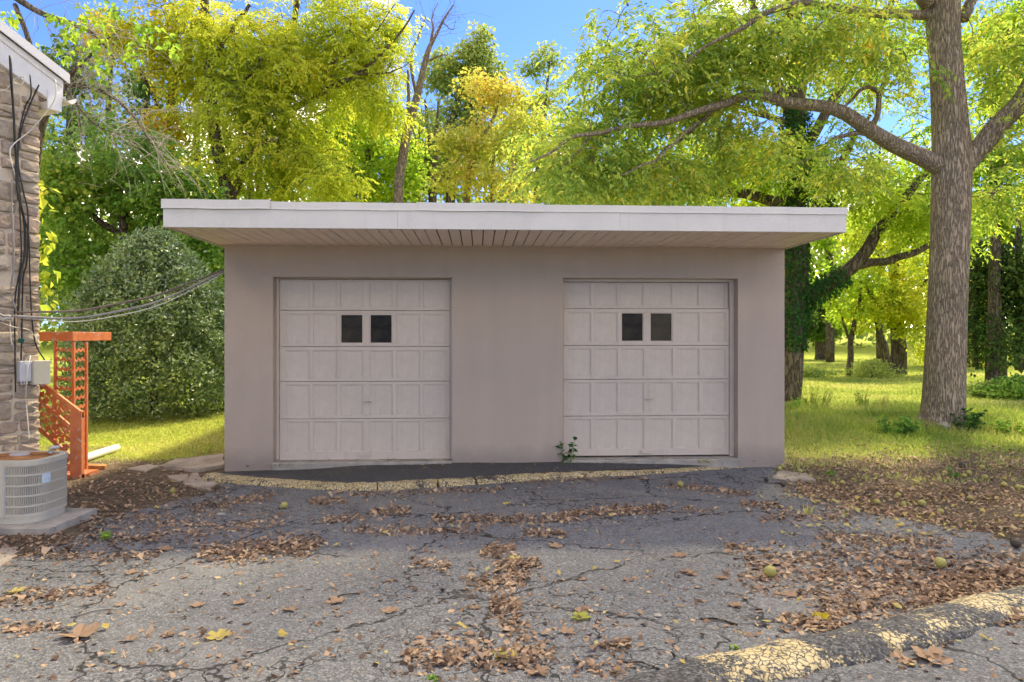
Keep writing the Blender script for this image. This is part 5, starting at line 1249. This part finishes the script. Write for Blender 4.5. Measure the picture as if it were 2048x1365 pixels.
ke = lambda x, y, r_: (r_.random(len(x)) < np.clip(grassiness(x, y)*1.25-.2+.35*sn(x*1.5, y*1.5), .06, 1)) & ~inside(x, y) & ~inhouse(x, y)
grass('lawn_grass', 'short lawn grass between the house and the garage', 46000, (lambda y: -.78*y, lambda y: -.30*y), (8.6, 24), lambda x, y, r_: r_.uniform(.02, .06, len(x)), 'l_grass', 1, keep=ke)
grass('lawn_grass', 'mown lawn grass stretching away under the trees beyond the garage', 90000, (lambda y: .37*y, lambda y: .84*y), (7.6, 46), lambda x, y, r_: r_.uniform(.025, .075, len(x)), 'l_grass', 2, keep=ke)
grass('long_grass', 'long straw tinged grass around the grey trunk', 34000, (lambda y: .37*y, lambda y: .84*y), (9.8, 15.5), lambda x, y, r_: r_.uniform(.05, .25, len(x))*np.clip((y-9.4)/2, .3, 1)*(.7+.5*sn(x*1.2, y*1.2)), 'l_straw', 3, .0010, keep=lambda x, y, r_: ke(x, y, r_) & (r_.random(len(x)) < np.exp(-((y-12.3)/1.9)**2)+.1))

# ================================================================== FALLEN LEAVES
def litter(name, label, pos, size, r_, mat, lift=.004, curl=1.0):
    """curled leaves: 8 vertices, a centre rib with ragged sides"""
    n = len(pos); yaw = r_.random(n)*2*math.pi; c, s = np.cos(yaw), np.sin(yaw); L = size; W = size*r_.uniform(.22, .8, n)
    tilt = r_.standard_normal(n)*.5; cu = r_.uniform(-.2, 1.1, n)*curl
    t = np.array([-.5, -.2, .15, .5]); wv = np.array([.12, .5, .42, .03])
    lx = L[:, None]*t; V = []
    for sg in (-1, 1):
        wj = wv*(1+.35*r_.standard_normal((n, 4))); yy = sg*W[:, None]*wj; zz_ = cu[:, None]*np.abs(yy)*1.2+.35*cu[:, None]*np.abs(lx)+tilt[:, None]*lx*.6+r_.random((n, 4))*.22*L[:, None]
        V.append(np.stack([lx*c[:, None]-yy*s[:, None], lx*s[:, None]+yy*c[:, None], zz_], -1))
    V = np.concatenate(V, 1); V[..., 2] -= V[..., 2].min(1, keepdims=True); V += pos[:, None]+np.array([0, 0, lift])
    base = np.array([(0, 1, 5, 4), (1, 2, 6, 5), (2, 3, 7, 6)]); Q = (np.arange(n)[:, None, None]*8+base[None]).reshape(-1, 4)
    return V.reshape(-1, 3), Q
def pile_pts(r_, spec):
    out, hts = [], []
    for (x0, y0, x1, y1, th, n, hh) in spec:
        n = int(n*1.7); hh *= .42; th *= 1.25   # a band from (x0,y0) to (x1,y1) in photo pixels, half thickness th
        t = r_.random(n); q = np.clip(r_.standard_normal(n)*.5*(1+.8*(r_.random(n) < .2)), -2, 2); a = r_.standard_normal(n)*.04
        px = x0+(x1-x0)*(t+a); py = y0+(y1-y0)*(t+a)+q*th
        out.append(GV(px, py)); hts.append(hh*np.maximum(0, 1-np.abs(q))*r_.random(n))
    out = np.vstack(out); out[:, 2] += np.concatenate(hts); return out
r_ = np.random.default_rng(100)
SP = [(400, 1112, 640, 1092, 20, 620, .05), (385, 1020, 545, 995, 10, 260, .04), (620, 1006, 690, 1003, 7, 110, .03), (740, 1028, 820, 1022, 8, 150, .03), (640, 1044, 730, 1036, 6, 110, .02), (870, 1042, 1130, 1042, 9, 380, .03), (1120, 1034, 1330, 1018, 10, 460, .04),
      (700, 1062, 960, 1068, 9, 260, .02), (1050, 1068, 1130, 1070, 7, 130, .03), (960, 1108, 1030, 1096, 12, 160, .03), (990, 1140, 1080, 1130, 16, 220, .04), (930, 1172, 1050, 1170, 14, 190, .02), (980, 1210, 1040, 1220, 18, 130, .02), (820, 1128, 900, 1138, 10, 90, .02), (1000, 1250, 1050, 1260, 15, 60, .02),
      (815, 1318, 1100, 1322, 24, 330, .06), (1190, 1300, 1260, 1292, 12, 60, .03), (1150, 1340, 1260, 1340, 14, 40, .03), (870, 1278, 960, 1285, 6, 24, .01),
      (1500, 1160, 2048, 1170, 34, 1100, .04), (1620, 1215, 1980, 1190, 34, 850, .04), (1560, 1245, 1700, 1262, 14, 180, .04), (1640, 1080, 1880, 1090, 14, 380, .03), (1720, 1120, 2048, 1130, 22, 480, .03), (1480, 1125, 1700, 1110, 14, 220, .02), (1860, 1190, 2048, 1150, 24, 420, .05),
      (1330, 972, 1500, 992, 7, 220, .03), (1480, 1012, 1560, 1014, 6, 120, .02), (1560, 1032, 1700, 1040, 10, 180, .02), (1360, 1022, 1430, 1026, 6, 60, .02), (1520, 1040, 1570, 1040, 6, 40, .02), (1450, 1098, 1500, 1100, 8, 50, .02),
      (700, 992, 1000, 982, 4, 200, .02), (1050, 966, 1300, 957, 4, 150, .02), (1560, 966, 1700, 1010, 14, 360, .03), (1680, 1015, 2048, 1060, 16, 800, .04),
      (130, 985, 400, 985, 30, 620, .02), (150, 1030, 420, 1060, 26, 480, .03), (0, 1085, 330, 1078, 12, 300, .03), (0, 1110, 160, 1112, 12, 150, .02), (0, 1205, 220, 1185, 16, 200, .03), (0, 1262, 120, 1258, 10, 80, .03), (180, 1122, 320, 1112, 8, 90, .02), (420, 1062, 560, 1045, 12, 150, .03), (350, 950, 450, 985, 12, 160, .02),
      (1180, 1345, 1240, 1362, 8, 20, .01), (1790, 1335, 1890, 1322, 12, 44, .03), (2000, 1250, 2048, 1240, 14, 80, .05), (1580, 935, 2048, 935, 26, 1300, .02), (1600, 980, 2048, 1000, 22, 1500, .03), (1700, 905, 2048, 890, 20, 420, .01), (380, 925, 448, 905, 12, 130, .02),
      (2048, 935, 2700, 940, 26, 900, .02), (2048, 1000, 2700, 1020, 26, 900, .03), (2048, 1060, 2500, 1100, 20, 400, .03), (2048, 1150, 2500, 1140, 26, 400, .04), (-300, 1090, 0, 1090, 16, 250, .02), (-300, 1200, 0, 1205, 16, 150, .02)]
pp = pile_pts(r_, SP)
sz = r_.uniform(.014, .05, len(pp))*r_.uniform(.6, 1.4, len(pp))*np.where(pp[:, 1] < 4.2, .85, .95)
V1, Q1 = litter('', '', pp, sz, r_, None)
o = tag(link('leaf_litter', mesh_np('leaf_litter', V1, Q1), M['l_litter']), 'drifts of dry brown leaves on the asphalt and dirt', kind='stuff')
# thin scatter over the drive
sc_ = []
while len(sc_) < 3400:
    px, py = r_.uniform(0, 2048), 955+410*r_.random()**1.2
    if float(sn(px*.006, py*.012))+r_.random()*.9 > .25: sc_.append(G(px, py))
for uu in np.r_[r_.uniform(0, GW, 60), r_.uniform(OPL[1]-.3, OPL[1], 25), r_.uniform(OPR[0], OPR[1], 25)]: sc_.append(gw(uu, r_.uniform(-.10, -.0), -.04))
for uu in np.r_[r_.uniform(*OPL[:2], 22), r_.uniform(*OPR[:2], 16)]: sc_.append(gw(uu, r_.uniform(.02, .13), .001))
for k in range(40): uu = r_.uniform(.2, GW-.4); sc_.append(gw(uu, r_.uniform(-.55, -.05), -.035))
sc_ = np.array(sc_); sz = r_.uniform(.010, .045, len(sc_))
V2, Q2 = litter('', '', sc_, sz, r_, None)
o = tag(link('leaf_scatter', mesh_np('leaf_scatter', V2, Q2), M['l_litter']), 'scattered bits of dry leaf on the driveway', kind='stuff')
yp = np.array([G(r_.uniform(1560, 2048), r_.uniform(880, 1080)) for _ in range(420)]+[G(r_.uniform(0, 2048), r_.uniform(960, 1340)) for _ in range(90)])
V3, Q3 = litter('', '', yp, r_.uniform(.025, .06, len(yp)), r_, None, .02)
o = tag(link('yellow_scatter', mesh_np('yellow_scatter', V3, Q3), M['l_dryyellow']), 'scattered fallen yellow leaflets', kind='stuff')

# large single leaves
def lobed(seed, size):
    r2 = random.Random(seed); n_ = 20; V = []; 
    for k in range(n_):
        a = 2*math.pi*k/n_; lob = .62+.38*abs(math.cos(2.5*a))**1.2+(.10 if k % 2 else -.06); lob *= 1-.25*(abs(a-math.pi) < .4)
        x, y = size*.55*lob*math.cos(a), size*.5*lob*math.sin(a); V.append((x, y, .28*abs(y)+.18*abs(x)*(1 if x > 0 else .3)+r2.uniform(0, .10)*size))
    V.append((0, 0, .0)); T = [(k, (k+1) % n_, n_) for k in range(n_)]
    mb = MB(); mb.add(V, None, T); mb.tube([(-size*.45, 0, .01), (-size*.75, size*.06, .02)], .0015, 4); return mb.mesh('fallen_leaf')
lm = {m_: [lobed(k, .12) for k in range(4)] for m_ in ('l_litter', 'l_dryyellow', 'l_gold', 'l_orange')}
for m_, ml in lm.items():
    for me in ml: me.materials.append(M[m_])
rl = random.Random(5)
def one_leaf(px, py, sc, mat, label, group=None):
    g = G(px, py); o = link('fallen_leaf', rl.choice(lm[mat]), None, None, tuple(g+[0, 0, .004])); o.rotation_euler = (rl.uniform(-.06, .06), rl.uniform(-.08, .04), rl.uniform(0, 6.28)); o.scale = (sc,)*3
    tag(o, label, 'leaf', group or 'single leaves lying on the asphalt')
for a in ((158, 1276, 1.5, 'l_litter', 'largest tan maple leaf on the asphalt in the near corner'), (436, 1279, .95, 'l_dryyellow', 'pale yellow leaf lying flat on bare asphalt'), (330, 1103, .9, 'l_litter', 'tan leaf beside the wide leaf drift in front of the air conditioner'),
          (1643, 1240, .8, 'l_orange', 'bright orange leaf at the edge of the leaf drift by the berm'), (1075, 1350, .9, 'l_litter', 'big curled tan leaf at the end of the nearest leaf pile'), (672, 1208, .9, 'l_litter', 'tan leaf beside a twig on the bare asphalt'),
          (1527, 1104, .8, 'l_litter', 'tan leaf with a raised edge left of the large drift'), (676, 988, .9, 'l_litter', 'brown leaf lying just below the yellow kerb'), (1030, 1122, .8, 'l_dryyellow', 'yellow leaf on top of the middle leaf drift'), (1013, 1010, .7, 'l_dryyellow', 'yellow leaf standing on the asphalt before the middle of the kerb'),
          (1360, 1115, .8, 'l_litter', 'lone tan leaf on bare asphalt before the second door'), (1374, 1148, .8, 'l_litter', 'lone flat brown leaf nearer than the tan one before the second door'), (1578, 1195, .8, 'l_litter', 'pale curled leaf at the tip of the large drift'), (1862, 1325, 1.4, 'l_litter', 'large brown leaf on the road below the berm'),
          (1783, 1322, 1.0, 'l_litter', 'curled brown leaf leaning on the berm foot'), (1110, 1097, .9, 'l_litter', 'tan leaf at the end of a twig before the middle drift'), (120, 1092, .8, 'l_litter', 'brown leaf before the concrete pad'), (30, 1188, .9, 'l_dryyellow', 'yellowish leaf near the picture edge on the asphalt'), (1160, 1240, .9, 'l_gold', 'gold leaf lying right of the leaf trail'), (1005, 1316, .8, 'l_gold', 'golden leaf on top of the nearest leaf pile')):
    one_leaf(*a)
ORD = 'first second third fourth fifth sixth seventh eighth ninth tenth eleventh twelfth'.split()
for row, (ya, yb, nm) in enumerate(((1262, 1300, 'nearest'), (1205, 1235, 'middle'), (1142, 1165, 'farthest'))):
    for k, x in enumerate(np.linspace(260, 1460, 12)):
        one_leaf(x+rl.uniform(-40, 40), rl.uniform(ya, yb), rl.uniform(.35, .75), 'l_litter', 'small dry leaf on bare asphalt, %s from the house side in the %s row' % (ORD[k], nm), 'small dry leaves strewn on the asphalt')

# twigs on the drive
for k, (x0, y0, x1, y1, lab) in enumerate(((655, 1204, 720, 1192, 'thin dark twig on the asphalt beside a tan leaf'), (1515, 1137, 1590, 1136, 'dark straight twig pointing at the near walnut'), (1000, 1238, 1090, 1228, 'pale long twig across the leaf trail'), (1400, 1242, 1475, 1255, 'short stick lying before the berm'), (980, 1345, 1000, 1300, 'pale twig standing out of the nearest leaf pile'), (1250, 1330, 1320, 1345, 'thin twig at the fading end of the berm'), (140, 1240, 225, 1222, 'straw coloured stalk on the asphalt near the picture edge'))):
    a, b = G(x0, y0), G(x1, y1); mb = MB(); mb.tube(smooth_line([a+[0, 0, .012], (a+b)/2+[.0, .02, .018], b+[0, 0, .012]], 4), [.006]*9 if k in (1, 3) else [.004]*9, 5)
    tag(mb.build('twig', M['twig_grey' if k in (2, 4, 6) else 'bark_dark'], smooth=True, origin=tuple(a)), lab, 'twig', 'twigs on the driveway')

# walnuts in their husks
def husk(name, stops):
    m, n, bs = nt(name); v = coords(n)
    n.links.new(ramp(n, noise(n, v, 40, 5, .7).outputs[0], stops), bs.inputs['Base Color']); bs.inputs['Roughness'].default_value = .7
    bump(n, bs, noise(n, v, 120, 3).outputs[0], .4, .003); return m
M['husk'] = husk('walnut_husk', [(.3, (.20, .20, .05)), (.5, (.38, .35, .10)), (.75, (.50, .43, .16))])
M['husk_dark'] = husk('dark_husk', [(.3, (.03, .024, .02)), (.7, (.09, .07, .05))])
def walnut_mesh(seed):
    r2 = np.random.default_rng(seed); nu, nv_ = 12, 9; V = []
    for i in range(nu+1):
        for j in range(nv_):
            th = 2*math.pi*(i % nu)/nu; ph = math.pi*j/(nv_-1); rr = 1+.05*math.sin(3*th+seed)*math.sin(ph)+.03*math.cos(5*ph+seed)
            V.append((rr*math.sin(ph)*math.cos(th), rr*math.sin(ph)*math.sin(th)*.97, rr*math.cos(ph)*.95+.95))
    return MB().grid(np.array(V), nu+1, nv_).mesh('walnut', True)
wm = {}
for mt in ('husk', 'husk_dark'):
    wm[mt] = [walnut_mesh(k) for k in range(3)]
    for me in wm[mt]: me.materials.append(M[mt])
WL = 'walnut in the brown litter'
W = [(1540, 1158, 12, 'husk', 'large yellow-green walnut at the tip of the big leaf drift'), (1881, 1140, 11, 'husk', 'yellow-green walnut resting on the big leaf drift above the berm'), (345, 990, 5.5, 'husk', 'walnut lying on dirt between the pad and the kerb end'), (568, 1020, 7, 'husk', 'yellow walnut on the asphalt in front of the first door'),
     (1361, 976, 6, 'husk', 'walnut in the leaf line below the kerb end'), (1413, 933, 3.5, 'husk', 'small green walnut at the second door sill, nearer the corner'), (1397, 933, 3.5, 'husk', 'small green walnut at the second door sill, nearer the middle'), (2032, 1100, 10, 'husk_dark', 'brown weathered walnut at the picture edge on the asphalt rim'),
     (1736, 992, 6.5, 'husk_dark', 'dark walnut in the litter among green ones'), (1924, 934, 6, 'husk_dark', 'black walnut in the litter near the grey trunk'), (1566, 976, 5, 'husk_dark', 'dark walnut by the pale slab'), (1533, 966, 5, 'husk_dark', 'dark brown walnut at the end of the kerb'), (1559, 944, 5, 'husk', 'green walnut tucked at the garage corner, lower of two'), (1564, 938, 4.5, 'husk', 'green walnut tucked at the garage corner, upper of two')]
WR = [(x, y, r2) for x, y, r2 in ((1754, 1008, 6.5), (1844, 1011, 7.5), (1881, 1027, 6.5), (1796, 994, 6), (1685, 970, 6), (1833, 969, 6), (1889, 949, 5.5), (1938, 949, 5.5), (1964, 938, 5.5), (1929, 955, 5), (1971, 957, 5), (2008, 973, 6), (1807, 1012, 6), (1666, 971, 5), (1600, 945, 5), (1677, 931, 5), (1768, 935, 5), (1755, 927, 4.5), (1829, 919, 4.5), (1687, 919, 4.5), (1800, 923, 4.5), (2036, 978, 6), (1940, 1000, 6))]
for nm, (ya, yb) in (('farthest', (0, 936)), ('second', (936, 960)), ('third', (960, 996)), ('nearest', (996, 2000))):
    for k, (x, y, r2) in enumerate(sorted(q for q in WR if ya <= q[1] < yb)):
        W.append((x, y, r2, 'husk', '%s, %s from the garage in the %s row' % (WL, ORD[k], nm)))
for (x, y, r2, mt, lab) in W:
    g = G(x, y) if y > 934 or x > 1440 else gw(fac(x, 0)[0], -.07, -.05)
    o = link('walnut', rl.choice(wm[mt]), None, None, tuple(g+[0, 0, .012 if x < 1600 or y > 1030 else -.012])); s = r2*g[1]/F; o.scale = (s,)*3; o.rotation_euler = (0, 0, rl.uniform(0, 6))
    tag(o, lab, 'walnut', 'walnuts in the litter under the grey trunk' if lab.startswith(WL) else 'walnuts lying on the asphalt')
# two pale scraps and a stone at the trunk foot
def pebble(name, px, py, s, mat, label, cat):
    r2 = np.random.default_rng(int(px)); me = walnut_mesh(int(px)); me.materials.append(M[mat]); g = G(px, py); o = link(name, me, None, None, tuple(g+[0, 0, .005])); o.scale = s; o.rotation_euler = (.2, .1, r2.uniform(0, 6)); tag(o, label, cat)
pebble('stone', 1885, 862, (.16, .10, .08), 'concrete', 'pale stone lying at the foot of the grey trunk', 'stone')
pebble('paper_scrap', 1316, 1235, (.022, .034, .006), 'concrete', 'white scrap of paper on the asphalt before the berm', 'paper')
pebble('paper_scrap', 1030, 980, (.05, .02, .006), 'concrete', 'whitish flat scrap below the middle of the kerb', 'paper')
pebble('paper_scrap', 443, 1032, (.04, .02, .012), 'concrete', 'whitish scrap beside the leaf drift before the pad', 'paper')
